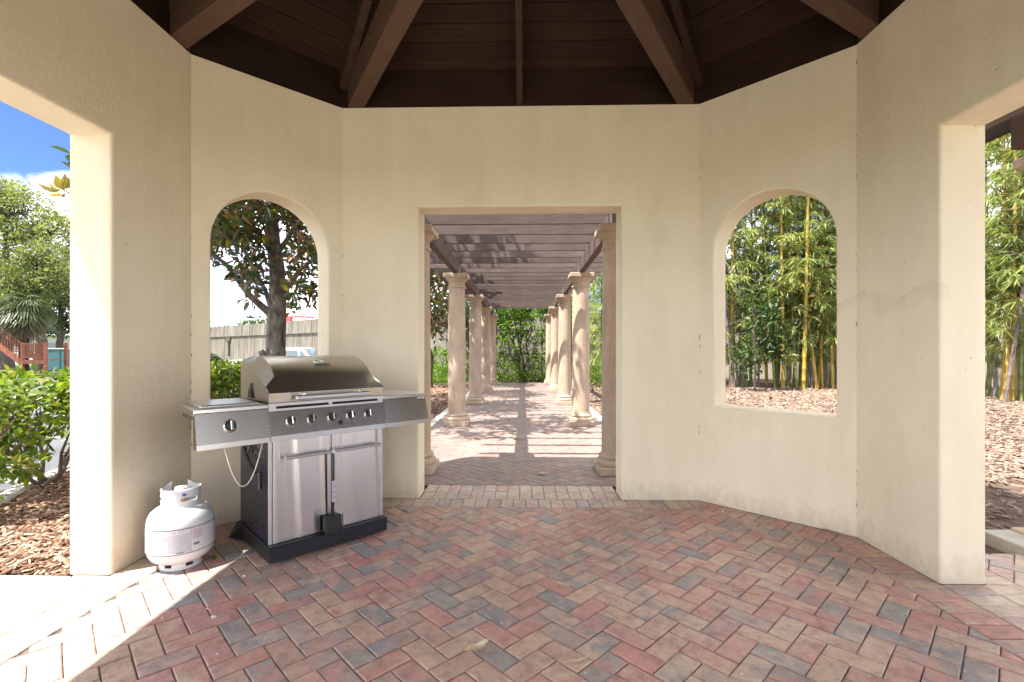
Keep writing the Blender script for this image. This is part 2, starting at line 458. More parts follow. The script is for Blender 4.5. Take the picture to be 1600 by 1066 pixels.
# ------------------------------------------------------------------ mesh helpers
class MB:
    def __init__(s):
        s.v, s.f, s.sm = [], [], []

    def add(s, vs, fs, smooth=False):
        o = len(s.v)
        s.v += [tuple(v) for v in vs]
        s.f += [tuple(i + o for i in f) for f in fs]
        s.sm += [smooth] * len(fs)
        return s

    def hexa(s, b, t):
        """b, t: four bottom and four top corners, both counter-clockwise from above"""
        return s.add(list(b) + list(t), [(3, 2, 1, 0), (4, 5, 6, 7), (0, 1, 5, 4), (1, 2, 6, 5), (2, 3, 7, 6), (3, 0, 4, 7)])

    def box(s, x0, x1, y0, y1, z0, z1, c=0.0):
        if c <= 0:
            return s.hexa([(x0, y0, z0), (x1, y0, z0), (x1, y1, z0), (x0, y1, z0)], [(x0, y0, z1), (x1, y0, z1), (x1, y1, z1), (x0, y1, z1)])
        # chamfered box: three nested loops per end
        V, F = [], []
        lv = [(z0, c), (z0 + c, 0), (z1 - c, 0), (z1, c)]
        for z, i in lv:
            a, bb, d, e = x0 + i, x1 - i, y0 + i, y1 - i
            k = c if i == 0 else c * 0.3
            V += [(a + k, d, z), (bb - k, d, z), (bb, d + k, z), (bb, e - k, z), (bb - k, e, z), (a + k, e, z), (a, e - k, z), (a, d + k, z)]
        for r in range(3):
            for i in range(8):
                j = (i + 1) % 8
                F.append((r * 8 + i, r * 8 + j, r * 8 + 8 + j, r * 8 + 8 + i))
        F.append(tuple(range(7, -1, -1)))
        F.append(tuple(range(24, 32)))
        return s.add(V, F)

    def beam(s, p, q, w, h, up=(0, 0, 1)):
        """bar from p to q, w wide, h high"""
        p, q = Vector(p), Vector(q)
        d = (q - p).normalized()
        u = Vector(up)
        sd = d.cross(u).normalized()
        u = sd.cross(d).normalized()
        a, b = sd * w / 2, u * h / 2
        vs = [p - a - b, p + a - b, p + a + b, p - a + b, q - a - b, q + a - b, q + a + b, q - a + b]
        return s.add(vs, [(0, 1, 2, 3), (7, 6, 5, 4), (0, 4, 5, 1), (1, 5, 6, 2), (2, 6, 7, 3), (3, 7, 4, 0)])

    def tube(s, pts, rad, n=8, caps=True, smooth=True):
        pts = [Vector(p) for p in pts]
        if isinstance(rad, (int, float)):
            rad = [rad] * len(pts)
        V, F = [], []
        ref = None
        for i, p in enumerate(pts):
            d = (pts[min(i + 1, len(pts) - 1)] - pts[max(i - 1, 0)])
            if d.length < 1e-9:
                d = Vector((0, 0, 1))
            d.normalize()
            if ref is None:
                ref = Vector((1, 0, 0)) if abs(d.x) < 0.8 else Vector((0, 1, 0))
            a = (ref - d * ref.dot(d)).normalized()
            ref = a
            b = d.cross(a)
            for k in range(n):
                t = 2 * pi * k / n
                V.append(p + (a * cos(t) + b * sin(t)) * rad[i])
        for i in range(len(pts) - 1):
            for k in range(n):
                j = (k + 1) % n
                F.append((i * n + k, i * n + j, i * n + n + j, i * n + n + k))
        s.add(V, F, smooth)
        if caps:
            o = len(s.v) - len(V)
            s.f.append(tuple(o + k for k in range(n - 1, -1, -1)))
            s.f.append(tuple(o + (len(pts) - 1) * n + k for k in range(n)))
            s.sm += [False, False]
        return s

    def lathe(s, prof, n=32, c=(0, 0, 0), a0=0.0, a1=2 * pi, smooth=True, caps=True):
        full = abs(a1 - a0 - 2 * pi) < 1e-6
        m = n if full else n + 1
        V, F = [], []
        for r, z in prof:
            for k in range(m):
                t = a0 + (a1 - a0) * k / n
                V.append((c[0] + r * cos(t), c[1] + r * sin(t), c[2] + z))
        for i in range(len(prof) - 1):
            for k in range(n):
                j = (k + 1) % m
                F.append((i * m + k, i * m + j, i * m + m + j, i * m + m + k))
        o = len(s.v)
        s.add(V, F, smooth)
        if full and caps:
            s.f.append(tuple(o + k for k in range(m - 1, -1, -1)))
            s.f.append(tuple(o + (len(prof) - 1) * m + k for k in range(m)))
            s.sm += [False, False]
        return s

    def prism(s, poly, lift):
        """poly: 3D loop; lift: vector"""
        n = len(poly)
        lift = Vector(lift)
        V = [Vector(p) for p in poly] + [Vector(p) + lift for p in poly]
        F = [tuple(range(n - 1, -1, -1)), tuple(range(n, 2 * n))] + [(i, (i + 1) % n, n + (i + 1) % n, n + i) for i in range(n)]
        return s.add(V, F)

    def mesh(s, name, mat=None, angle=None):
        me = bpy.data.meshes.new(name)
        me.from_pydata([tuple(v) for v in s.v], [], s.f)
        me.polygons.foreach_set('use_smooth', [bool(angle) or x for x in s.sm])
        if angle:
            me.set_sharp_from_angle(angle=R(angle))
        elif any(s.sm):
            me.set_sharp_from_angle(angle=R(50))
        if mat:
            me.materials.append(mat)
            if mat.name in GRAINED:                    # brushing runs along x: the first axis of the map lies across it
                uv = me.uv_layers.new(name='grain')
                co = np.array([tuple(v.co) for v in me.vertices])
                out = np.zeros((len(me.loops), 2), dtype=np.float32)
                for p in me.polygons:
                    side = abs(p.normal.x) > 0.8
                    for li in p.loop_indices:
                        x, y, z = co[me.loops[li].vertex_index]
                        out[li] = (z, y) if side else ((z if p.normal.y < 0 else -z) * 1.0 + (y if p.normal.z >= 0 else -y), x)
                uv.data.foreach_set('uv', out.ravel())
        me.update()
        return me

    def build(s, name, mat, parent=None, angle=None, **kw):
        return link(name, s.mesh(name, mat, angle), parent, **kw)


def link(name, me, parent=None, label=None, cat=None, group=None, kind=None, loc=None, rz=None):
    o = bpy.data.objects.new(name, me)
    COL.objects.link(o)
    if parent is not None:
        o.parent = parent
    if loc is not None:
        o.location = loc
    if rz is not None:
        o.rotation_euler = (0, 0, rz)
    tag(o, label, cat, group, kind)
    return o


def tag(o, label=None, cat=None, group=None, kind=None):
    for k, v in (('label', label), ('category', cat), ('group', group), ('kind', kind)):
        if v:
            o[k] = v
    return o


def thing(name, label, cat, loc=(0, 0, 0), rz=0.0, group=None, kind=None):
    return link(name, None, None, label, cat, group, kind, loc, rz)


def copy_tree(o, parent=None):
    c = o.copy()
    COL.objects.link(c)
    c.parent = parent
    for ch in list(o.children):
        copy_tree(ch, c)
    return c


def np_mesh(name, verts, quads, mat, smooth=False):
    me = bpy.data.meshes.new(name)
    nv, nf, k = len(verts), len(quads), quads.shape[1]
    me.vertices.add(nv)
    me.vertices.foreach_set('co', np.ascontiguousarray(verts, dtype=np.float32).ravel())
    me.loops.add(nf * k)
    me.loops.foreach_set('vertex_index', np.ascontiguousarray(quads, dtype=np.int32).ravel())
    me.polygons.add(nf)
    me.polygons.foreach_set('loop_start', np.arange(0, nf * k, k, dtype=np.int32))
    if smooth:
        me.polygons.foreach_set('use_smooth', np.ones(nf, dtype=bool))
    me.materials.append(mat)
    me.update(calc_edges=True)
    return me


def unit(a):
    return a / np.maximum(np.linalg.norm(a, axis=-1, keepdims=True), 1e-9)


def leaves_mesh(name, P, D, N, L, Wd, mat, fold=0.18, droop=0.15):
    """N leaves: each two quads folded on the midrib"""
    P, D = np.asarray(P, float), unit(np.asarray(D, float))
    N = unit(N - D * (N * D).sum(1, keepdims=True))
    S = np.cross(D, N)
    L, Wd = L[:, None], Wd[:, None]
    f = fold * Wd * N
    b = P
    l1 = P + 0.33 * L * D + 0.5 * Wd * S + f
    r1 = P + 0.33 * L * D - 0.5 * Wd * S + f
    l2 = P + 0.70 * L * D + 0.40 * Wd * S + f - 0.4 * droop * L * N
    r2 = P + 0.70 * L * D - 0.40 * Wd * S + f - 0.4 * droop * L * N
    t = P + L * D - droop * L * N
    V = np.stack([b, l1, l2, t, r2, r1], 1).reshape(-1, 3)
    i = np.arange(len(P))[:, None] * 6
    F = np.stack([i + np.array([[0, 3, 2, 1]]), i + np.array([[0, 5, 4, 3]])], 1).reshape(-1, 4)
    return np_mesh(name, V, F, mat)


def blades_mesh(name, P, D, N, L, Wd, mat, droop=0.3):
    """narrow pointed blades, one bent strip of two quads each"""
    P, D = np.asarray(P, float), unit(np.asarray(D, float))
    N = unit(N - D * (N * D).sum(1, keepdims=True))
    S = np.cross(D, N)
    L, Wd = L[:, None], Wd[:, None]
    z = np.array([[0, 0, -1.0]])
    a0, a1 = P + 0.12 * Wd * S, P - 0.12 * Wd * S
    b0, b1 = P + 0.45 * L * D + 0.5 * Wd * S + droop * 0.25 * L * z, P + 0.45 * L * D - 0.5 * Wd * S + droop * 0.25 * L * z
    c0, c1 = P + L * D + 0.04 * Wd * S + droop * L * z, P + L * D - 0.04 * Wd * S + droop * L * z
    V = np.stack([a0, a1, b0, b1, c0, c1], 1).reshape(-1, 3)
    i = np.arange(len(P))[:, None] * 6
    F = np.stack([i + np.array([[0, 1, 3, 2]]), i + np.array([[2, 3, 5, 4]])], 1).reshape(-1, 4)
    return np_mesh(name, V, F, mat)


# ------------------------------------------------------------------ plan of the pavilion
YC = 1.79                       # centre of the octagon
HA, HB = 1.489, 2.252           # half of a long side; distance of a long side from the centre
T, HW, HO, OW = 0.242, 3.279, 2.443, 0.844
C8 = [(-HA, HB), (HA, HB), (HB, HA), (HB, -HA), (HA, -HB), (-HA, -HB), (-HB, -HA), (-HB, HA)]   # clockwise from above, back left first
C8 = [Vector((x, y + YC, 0)) for x, y in C8]
CEN = Vector((0, YC, 0))


def offset_poly(poly, d):
    """clockwise polygon moved outward by d"""
    out, n = [], len(poly)
    for i in range(n):
        a, b, c = poly[i - 1], poly[i], poly[(i + 1) % n]
        e1, e2 = (b - a).normalized(), (c - b).normalized()
        n1, n2 = Vector((-e1.y, e1.x, 0)), Vector((-e2.y, e2.x, 0))
        m = (n1 + n2).normalized()
        out.append(b + m * (d / m.dot(n1)))
    return out


pav = thing('pavilion', 'cream stucco garden pavilion with arched openings and dark timber roof', 'pavilion', (0, 0, 0))


def offset_path(path, r, closed):
    out, n = [], len(path)
    for i in range(n):
        b = Vector(path[i])
        a = Vector(path[i - 1]) if (i > 0 or closed) else None
        c = Vector(path[(i + 1) % n]) if (i < n - 1 or closed) else None
        ns = []
        for p, q in ((a, b), (b, c)):
            if p is not None and q is not None and (q - p).length > 1e-6:
                e = (q - p).normalized()
                ns.append(Vector((-e.y, e.x)))
        m = sum(ns, Vector((0, 0))).normalized()
        out.append(b + m * (r / max(0.3, m.dot(ns[0]))))
    return out


def wall_panel(k):
    A, B = C8[k], C8[(k + 1) % 8]
    OA, OB = offset_poly(C8, T)[k], offset_poly(C8, T)[(k + 1) % 8]
    e = (B - A).normalized()
    n = Vector((-e.y, e.x, 0))
    L = (B - A).length
    sa, sb = (OA - A).dot(e), (OB - A).dot(e)
    wide = k % 2 == 0
    mid = L / 2
    if wide:
        p0, p1 = mid - OW, mid + OW
        if k == 2:                       # side doorways widened out of view to let in more daylight
            p1 = L - 0.2
        if k == 6:
            p0 = 0.2
        path = [(p0, 0), (p0, HO), (p1, HO), (p1, 0)]
        closed = False
    else:
        r, sill, top = 0.4225, 0.787, 2.44
        path = [(mid - r, sill)] + [(mid - r * cos(pi * i / 28), top - r + r * sin(pi * i / 28)) for i in range(29)] + [(mid + r, sill)]
        closed = True
    rr = 0.014
    rings = [(rr, 0), (rr * 0.3, rr * 0.3), (0, rr), (0, T - rr), (rr * 0.3, T - rr * 0.3), (rr, T)]
    P3 = lambda s, z, d: A + e * s + n * d + Vector((0, 0, z))
    mb = MB()
    loops = [offset_path(path, o, closed) for o, d in rings]
    if not closed:
        for lp in loops:
            lp[0].y = lp[-1].y = 0.0
    for i in range(len(rings) - 1):
        m = len(path)
        V = [P3(p.x, p.y, rings[i][1]) for p in loops[i]] + [P3(p.x, p.y, rings[i + 1][1]) for p in loops[i + 1]]
        F = []
        for j in range(m if closed else m - 1):
            q = (j + 1) % m
            F.append((j, q, m + q, m + j))
        mb.add(V, F, smooth=closed)
    for side, lp, d, s0, s1 in ((0, loops[0], 0, 0, L), (1, loops[-1], T, sa, sb)):
        if closed:
            outer = [(s0, 0), (s1, 0), (s1, HW), (s0, HW)]
            polys = [[Vector((x, y, 0)) for x, y in outer], [Vector((p.x, p.y, 0)) for p in lp]]
        else:
            outer = [(s0, 0)] + [(p.x, p.y) for p in lp] + [(s1, 0), (s1, HW), (s0, HW)]
            polys = [[Vector((x, y, 0)) for x, y in outer]]
        flat = [p for pl in polys for p in pl]
        tris = tessellate_polygon(polys)
        V = [P3(p.x, p.y, d) for p in flat]
        F = []
        for t in tris:
            a, b, c = (V[i] for i in t)
            nn = (b - a).cross(c - a)
            good = nn.dot(n) < 0 if side == 0 else nn.dot(n) > 0
            F.append(t if good else (t[0], t[2], t[1]))
        mb.add(V, F)
    Z = Vector((0, 0, HW))
    mb.add([A + Z, B + Z, OB + Z, OA + Z], [(0, 1, 2, 3)])
    return mb.build('wall', M['stucco'], pav)


def open_bay(k):
    """unseen front, left open to bring in daylight: a lintel on corner posts"""
    A, B = C8[k], C8[(k + 1) % 8]
    OA, OB = offset_poly(C8, T)[k], offset_poly(C8, T)[(k + 1) % 8]
    up = lambda p, z: Vector((p.x, p.y, z))
    MB().hexa([up(p, 2.75) for p in (A, B, OB, OA)][::-1], [up(p, HW) for p in (A, B, OB, OA)][::-1]).build('lintel', M['stucco'], pav)


for k in (0, 1, 2, 6, 7):
    wall_panel(k)
for k in (3, 4, 5):
    open_bay(k)  # unseen front walls left out so more daylight gets inside
for k in (4, 5):
    c = C8[k] + (C8[k] - CEN).normalized() * (T / 2 + 0.01)
    MB().box(-0.13, 0.13, -0.13, 0.13, 0.0, 2.749, 0.012).build('post', M['stucco'], pav).location = (c.x, c.y, 0)
# ragged caulk along the inner corners
for k in range(8):
    c = C8[k]
    d = (CEN - c).normalized()
    side = Vector((-d.y, d.x, 0))
    mb = MB()
    for ch in range(13):
        z = random.uniform(0.02, 1.5) if random.random() < 0.7 else random.uniform(1.5, HW - 0.1)
        h, w = random.uniform(0.005, 0.03), random.uniform(0.0015, 0.004)
        p = c + d * 0.0015 + side * random.uniform(-0.003, 0.003)
        p.z = z
        up = Vector((0, 0, h))
        a0 = [p - side * w, p + side * w, p + side * w + d * 0.004, p - side * w + d * 0.004]
        mb.hexa(a0, [q.lerp(p, 0.4) + up for q in a0])
    mb.build('crack_filler', M['crack'], pav, kind='stuff')

# timber roof
APEX_I = Vector((0, YC, 4.70))
EAVE = 2.98 / HB
Z_IN = 3.62
SL = (APEX_I.z - Z_IN) / HB


def eave_corner(k, z_off=0.0):
    c = C8[k % 8]
    p = CEN + (c - CEN) * EAVE
    p.z = APEX_I.z - (EAVE * HB) * SL + z_off
    return p


for k in range(8):
    A, B = eave_corner(k), eave_corner(k + 1)
    nb = 23
    for i in range(nb):
        t0, t1 = i / nb + 0.0016, (i + 1) / nb - 0.0016
        a0, b0, b1, a1 = A.lerp(APEX_I, t0), B.lerp(APEX_I, t0), B.lerp(APEX_I, t1), A.lerp(APEX_I, t1)
        ex = (b0 - a0).normalized()
        o = a0 * 1.0
        up = Vector((0, 0, 0.02))
        ins = ex * min(0.002, (b1 - a1).length * 0.2)
        loc = [a0 + ins, b0 - ins, b1 - ins, a1 + ins]
        # local frame along the board, so the grain follows it
        rz = math.atan2(ex.y, ex.x)
        mt = Matrix.Translation(o) @ Matrix.Rotation(rz, 4, 'Z')
        inv = mt.inverted()
        pl = [inv @ p for p in loc]
        upl = Vector((0, 0, 0.02))
        mb = MB().hexa([pl[3], pl[2], pl[1], pl[0]], [pl[3] + upl, pl[2] + upl, pl[1] + upl, pl[0] + upl])
        ob = mb.build('roof_board', M['roof_board'], pav)
        ob.location, ob.rotation_euler = o, (0, 0, rz)
# covering over the boards, one sheet with its own thickness
mb = MB()
for k in range(8):
    A, B, P = eave_corner(k, 0.024), eave_corner(k + 1, 0.024), APEX_I + Vector((0, 0, 0.024))
    u = Vector((0, 0, 0.045))
    mb.add([A, B, P, A + u, B + u, P + u], [(0, 1, 2), (5, 4, 3), (0, 3, 4, 1)])
mb.build('roof_covering', M['shingle'], pav)
for k in range(8):
    A, B = eave_corner(k), eave_corner(k + 1)
    e = (B - A).normalized()
    n = Vector((-e.y, e.x, 0)) * 0.03
    lo, hi = Vector((0, 0, 3.175 - A.z)), Vector((0, 0, 0.08))
    mb = MB().hexa([A + n * 0.03 + lo, B + n * 0.03 + lo, B + n + lo, A + n + lo], [A + n * 0.03 + hi, B + n * 0.03 + hi, B + n + hi, A + n + hi])
    mb.build('fascia', M['frieze'], pav)


def oriented(mb_fn, o, d):
    rz = math.atan2(d.y, d.x)
    return Matrix.Translation(o) @ Matrix.Rotation(rz, 4, 'Z'), rz


# frieze boards on the wall head
for k in range(8):
    A, B = C8[k], C8[(k + 1) % 8]
    e = (B - A).normalized()
    L = (B - A).length
    n = Vector((-e.y, e.x, 0))
    rz = math.atan2(e.y, e.x)
    for z0, z1, off in ((HW + 0.004, 3.447, 0.016), (3.451, 3.63, 0.024)):
        mb = MB().box(0.006, L - 0.006, off, off + 0.045, z0, z1, 0.003)
        ob = mb.build('frieze_board', M['frieze'], pav)
        ob.location, ob.rotation_euler = A, (0, 0, rz)
# level tie beams, two on every long wall, meeting at the king post
for k in (0, 2, 4, 6):
    A, B = C8[k], C8[(k + 1) % 8]
    e = (B - A).normalized()
    for p in (A + e * 0.115, B - e * 0.115):
        d = (CEN - p)
        L = d.length - 0.12
        d.normalize()
        mb = MB().box(-0.03, L, -0.0635, 0.0635, HW + 0.006, HW + 0.256, 0.005)
        ob = mb.build('tie_beam', M['tie'], pav)
        ob.location, ob.rotation_euler = p, (0, 0, math.atan2(d.y, d.x))
        # carriage bolts in its cheek
        for q in (0.35, 0.75, 1.15):
            bm_ = MB().tube([(q, -0.0635, HW + 0.18), (q, -0.072, HW + 0.18)], 0.009, 8)
            bm_.tube([(q, 0.0635, HW + 0.18), (q, 0.072, HW + 0.18)], 0.009, 8)
            bm_.build('bolt', M['black'], ob)
# hips
for k in range(8):
    c = C8[k]
    d = CEN - c
    L = d.length
    d.normalize()
    z0, z1 = Z_IN, APEX_I.z - 0.05
    a, b = c + d * 0.02, c + d * (L - 0.1)
    mb = MB()
    s = Vector((-d.y, d.x, 0)) * 0.03
    h = 0.19
    pz = lambda p, z: Vector((p.x, p.y, z))
    mb.hexa([pz(a - s, z0 - h), pz(b - s, z1 - h), pz(b + s, z1 - h), pz(a + s, z0 - h)], [pz(a - s, z0 - 0.004), pz(b - s, z1 - 0.004), pz(b + s, z1 - 0.004), pz(a + s, z0 - 0.004)])
    mb.build('hip_rafter', M['rafter'], pav)
for k in (0, 2, 4, 6):
    A, B = C8[k], C8[(k + 1) % 8]
    c = (A + B) / 2
    d = (CEN - c).normalized()
    s = Vector((-d.y, d.x, 0)) * 0.024
    a, b = c + d * 0.004, c + d * 2.0
    pz = lambda p, z: Vector((p.x, p.y, z))
    za, zb = Z_IN, Z_IN + SL * 2.0
    mb = MB().hexa([pz(a - s, HW + 0.008), pz(b - s, zb - 0.25), pz(b + s, zb - 0.25), pz(a + s, HW + 0.008)], [pz(a - s, za - 0.004), pz(b - s, zb - 0.004), pz(b + s, zb - 0.004), pz(a + s, za - 0.004)])
    mb.build('jack_rafter', M['rafter'], pav)
MB().lathe([(0.14, 3.2), (0.14, 4.60)], 8, (0, YC, 0), smooth=False).build('king_post', M['tie'], pav)


# ------------------------------------------------------------------ brick paving
def clip(poly, region):
    """2D convex clip; region counter-clockwise"""
    out = poly
    n = len(region)
    for i in range(n):
        a, b = region[i], region[(i + 1) % n]
        ex, ey = b[0] - a[0], b[1] - a[1]
        res = []
        for j in range(len(out)):
            p, q = out[j], out[(j + 1) % len(out)]
            dp = ex * (p[1] - a[1]) - ey * (p[0] - a[0])
            dq = ex * (q[1] - a[1]) - ey * (q[0] - a[0])
            if dp >= 0:
                res.append(p)
            if (dp >= 0) != (dq >= 0):
                t = dp / (dp - dq)
                res.append((p[0] + (q[0] - p[0]) * t, p[1] + (q[1] - p[1]) * t))
        out = res
        if len(out) < 3:
            return []
    # drop doubled points
    cl = [out[0]]
    for p in out[1:]:
        if math.hypot(p[0] - cl[-1][0], p[1] - cl[-1][1]) > 1e-4:
            cl.append(p)
    if math.hypot(cl[0][0] - cl[-1][0], cl[0][1] - cl[-1][1]) < 1e-4:
        cl.pop()
    return cl if len(cl) > 2 else []


def area(p):
    return 0.5 * sum(p[i][0] * p[(i + 1) % len(p)][1] - p[(i + 1) % len(p)][0] * p[i][1] for i in range(len(p)))


PITCH, JOINT = 0.1025, 0.0045


def herringbone(region, org, wide=False):
    """(polygon, whole?, centre, angle) of 45 degree herringbone pieces inside a convex region"""
    xs, ys = [p[0] for p in region], [p[1] for p in region]
    rad = max(max(xs) - min(xs), max(ys) - min(ys)) * 1.5
    n = int(rad / PITCH) + 3
    mx, my = (max(xs) + min(xs)) / 2, (max(ys) + min(ys)) / 2
    c, s = cos(pi / 4), sin(pi / 4)
    ox, oy = org
    # lattice cell nearest the region's middle
    lx, ly = ((mx - ox) * c + (my - oy) * s) / PITCH, (-(mx - ox) * s + (my - oy) * c) / PITCH
    bx, by = int(lx), int(ly)
    out = []
    h = JOINT / 2
    for i in range(bx - n, bx + n):
        for j in range(by - n, by + n):
            k = (i - j) % 4
            if k == 0:
                r = (i, j, i + 2, j + 1)
            elif k == 3:
                r = (i, j, i + 1, j + 2)
            else:
                continue
            x0, y0, x1, y1 = (v * PITCH for v in r)
            x0, y0, x1, y1 = x0 + h, y0 + h, x1 - h, y1 - h
            mxl, myl = (x0 + x1) / 2, (y0 + y1) / 2
            cx, cyy = ox + mxl * c - myl * s, oy + mxl * s + myl * c
            if not (min(xs) - 0.2 < cx < max(xs) + 0.2 and min(ys) - 0.2 < cyy < max(ys) + 0.2):
                continue
            pl = [(ox + x * c - y * s, oy + x * s + y * c) for x, y in ((x0, y0), (x1, y0), (x1, y1), (x0, y1))]
            q = clip(pl, region)
            if not q:
                continue
            a = area(q)
            if a < 0.0022:
                continue
            full = abs(a - (x1 - x0) * (y1 - y0)) < 1e-6
            out.append((q, full, (cx, cyy), pi / 4 + (0 if k == 0 else pi / 2)))
    return out


def soldiers(a, b, inward, depth, region=None, off=0.0):
    """bricks standing across a strip that runs from a to b, depth deep on the inward side"""
    a, b, w = Vector(a), Vector(b), Vector(inward).normalized()
    e = (b - a)
    L = e.length
    e.normalize()
    n = max(1, round(L / PITCH))
    p = L / n
    out, h = [], JOINT / 2
    for i in range(n):
        q = [a + e * (i * p + h) + w * h, a + e * ((i + 1) * p - h) + w * h, a + e * ((i + 1) * p - h) + w * (depth - h), a + e * (i * p + h) + w * (depth - h)]
        pl = [(v.x, v.y) for v in q]
        if area(pl) < 0:
            pl.reverse()
        full = True
        if region:
            pl2 = clip(pl, region)
            if not pl2 or area(pl2) < 0.0015:
                continue
            full = False
            pl = pl2
        c = (sum(v[0] for v in pl) / len(pl), sum(v[1] for v in pl) / len(pl))
        out.append((pl, False, c, 0.0))
    return out


def brick_geo(pl, z=0.0, cham=0.005, depth=0.05):
    """top, chamfer and sides of a brick over polygon pl"""
    n = len(pl)
    ctr = (sum(p[0] for p in pl) / n, sum(p[1] for p in pl) / n)
    top = []
    for i in range(n):
        p0, p1, p2 = Vector(pl[i - 1]), Vector(pl[i]), Vector(pl[(i + 1) % n])
        e1, e2 = (p1 - p0).normalized(), (p2 - p1).normalized()
        m = Vector((-e1.y, e1.x)) + Vector((-e2.y, e2.x))
        if m.length < 1e-4:
            m = Vector((-e1.y, e1.x))
        m.normalize()
        d = min(cham / max(0.35, m.dot(Vector((-e1.y, e1.x)))), (Vector(ctr) - p1).length * 0.4)
        q = p1 + m * d
        top.append((q.x, q.y, z))
    V = top + [(p[0], p[1], z - cham * 0.75) for p in pl] + [(p[0], p[1], z - depth) for p in pl]
    F = [tuple(range(n))]
    for i in range(n):
        j = (i + 1) % n
        F.append((n + i, n + j, j, i))
        F.append((2 * n + i, 2 * n + j, n + j, n + i))
    return V, F


def lay(root, items, limit, visible):
    """items: (polygon, whole, centre, angle, material key); the largest in the picture become bricks of their own"""
    def score(it):
        pts = [project((x, y, 0)) for x, y in it[0]]
        if any(p is None for p in pts):
            return 0
        u, v = sum(p[0] for p in pts) / len(pts), sum(p[1] for p in pts) / len(pts)
        if not visible(u, v, it[2]):
            return 0
        return abs(area([(p[0], p[1]) for p in pts]))
    sc = sorted(((score(it), i) for i, it in enumerate(items)), reverse=True)
    own = {i for s, i in sc[:limit] if s > 0}
    hw, hl = PITCH / 2 - JOINT / 2, PITCH - JOINT / 2
    V, F = brick_geo([(-hl, -hw), (hl, -hw), (hl, hw), (-hl, hw)])
    shared = {}
    rest = {}
    for i, (pl, full, c, ang, mk) in enumerate(items):
        dz = random.gauss(0, 0.0013)
        if i in own:
            if full:
                if mk not in shared:
                    shared[mk] = MB().add(V, F).mesh('brick', M[mk])
                o = link('brick', shared[mk], root, loc=(c[0], c[1], dz))
                o.rotation_euler = (random.gauss(0, 0.004), random.gauss(0, 0.006), ang + random.gauss(0, 0.006))
            else:
                V2, F2 = brick_geo([(p[0] - c[0], p[1] - c[1]) for p in pl])
                o = link('brick', MB().add(V2, F2).mesh('brick', M[mk]), root, loc=(c[0], c[1], dz))
                o.rotation_euler = (random.gauss(0, 0.003), random.gauss(0, 0.004), random.gauss(0, 0.003))
        else:
            V2, F2 = brick_geo(pl, dz, depth=0.03)
            rest.setdefault(mk, MB()).add(V2, F2)
    return rest


DEP = 0.205
inner = offset_poly(C8, -DEP)
reg_in = [(p.x, p.y) for p in reversed(offset_poly(C8, -DEP - JOINT / 2))]
items = [it + ('brick_in',) for it in herringbone(reg_in, (0.02, 1.95))]
for k in range(8):
    A, B, IA, IB = C8[k], C8[(k + 1) % 8], inner[k], inner[(k + 1) % 8]
    e = (B - A).normalized()
    w = -Vector((-e.y, e.x, 0))
    trap = [(A.x, A.y), (IA.x, IA.y), (IB.x, IB.y), (B.x, B.y)]
    ins = []
    for p in trap:
        ins.append((p[0], p[1]))
    mk = 'brick_pale' if k in (0, 6) else 'brick_in'
    items += [it + (mk,) for it in soldiers(A, B, w, DEP, ins)]
# further rows in the thickness of the openings
for k, rows in ((0, 2), (2, 2), (4, 2), (6, 1)):
    A, B = C8[k], C8[(k + 1) % 8]
    e = (B - A).normalized()
    n = Vector((-e.y, e.x, 0))
    mid = (A + B) / 2
    for r in range(rows):
        o = n * (r * DEP)
        ow = OW - 0.003 if r == 0 else OW
        items += [it + ('brick_pale',) for it in soldiers(mid - e * ow + o, mid + e * ow + o, n, DEP)]
floor = link('brick_floor', None, None, kind='structure')
rest = lay(floor, items, 300, lambda u, v, c: -40 < u < 1640 and v < 1100)
allv = MB()
mats = []
for mk, mb in rest.items():
    mats.append((mk, mb))
merged = MB()
me_faces = []
for mi, (mk, mb) in enumerate(mats):
    me_faces += [mi] * len(mb.f)
    merged.add(mb.v, mb.f)
me = merged.mesh('brick_rest')
for mk, _ in mats:
    me.materials.append(M[mk + '_i'])
me.polygons.foreach_set('material_index', me_faces)
link('remaining_bricks', me, floor, kind='stuff')
sb = MB()
op = offset_poly(C8, 0.03)
sb.prism([Vector((p.x, p.y, -0.06)) for p in reversed(op)], (0, 0, 0.052))
sb.build('joint_sand', M['sand'], floor, kind='stuff')
sb = MB()
for (x0, x1, y0, y1) in ((-OW, OW, YC + HB + 0.032, YC + HB + 2 * DEP), (HB + 0.032, HB + 2 * DEP, YC - OW, YC + OW), (-HB - DEP, -HB - 0.032, YC - OW, YC + OW), (-OW, OW, YC - HB - 2 * DEP, YC - HB - 0.032)):
    sb.box(x0, x1, y0, y1, -0.06, -0.008)
sb.build('joint_sand', M['sand'], floor, kind='stuff')

# path under the pergola
PX = -0.045                      # its middle line
PW, PY0, PY1 = 1.40, YC + HB + 2 * DEP, 18.2
path = link('brick_path', None, None, kind='structure')
reg = [(PX - PW + DEP, PY0 + 0.003), (PX + PW - DEP, PY0 + 0.003), (PX + PW - DEP, PY1), (PX - PW + DEP, PY1)]
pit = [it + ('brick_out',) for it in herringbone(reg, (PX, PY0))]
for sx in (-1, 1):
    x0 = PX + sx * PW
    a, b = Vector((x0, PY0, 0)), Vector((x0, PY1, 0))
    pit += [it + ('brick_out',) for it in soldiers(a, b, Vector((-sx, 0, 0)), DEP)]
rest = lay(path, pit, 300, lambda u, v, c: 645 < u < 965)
for mk, mb in rest.items():
    mb.build('remaining_bricks', M[mk + '_i'], path, kind='stuff')
MB().box(PX - PW, PX + PW, PY0 + 0.003, PY1, -0.06, -0.008).build('joint_sand', M['sand'], path, kind='stuff')
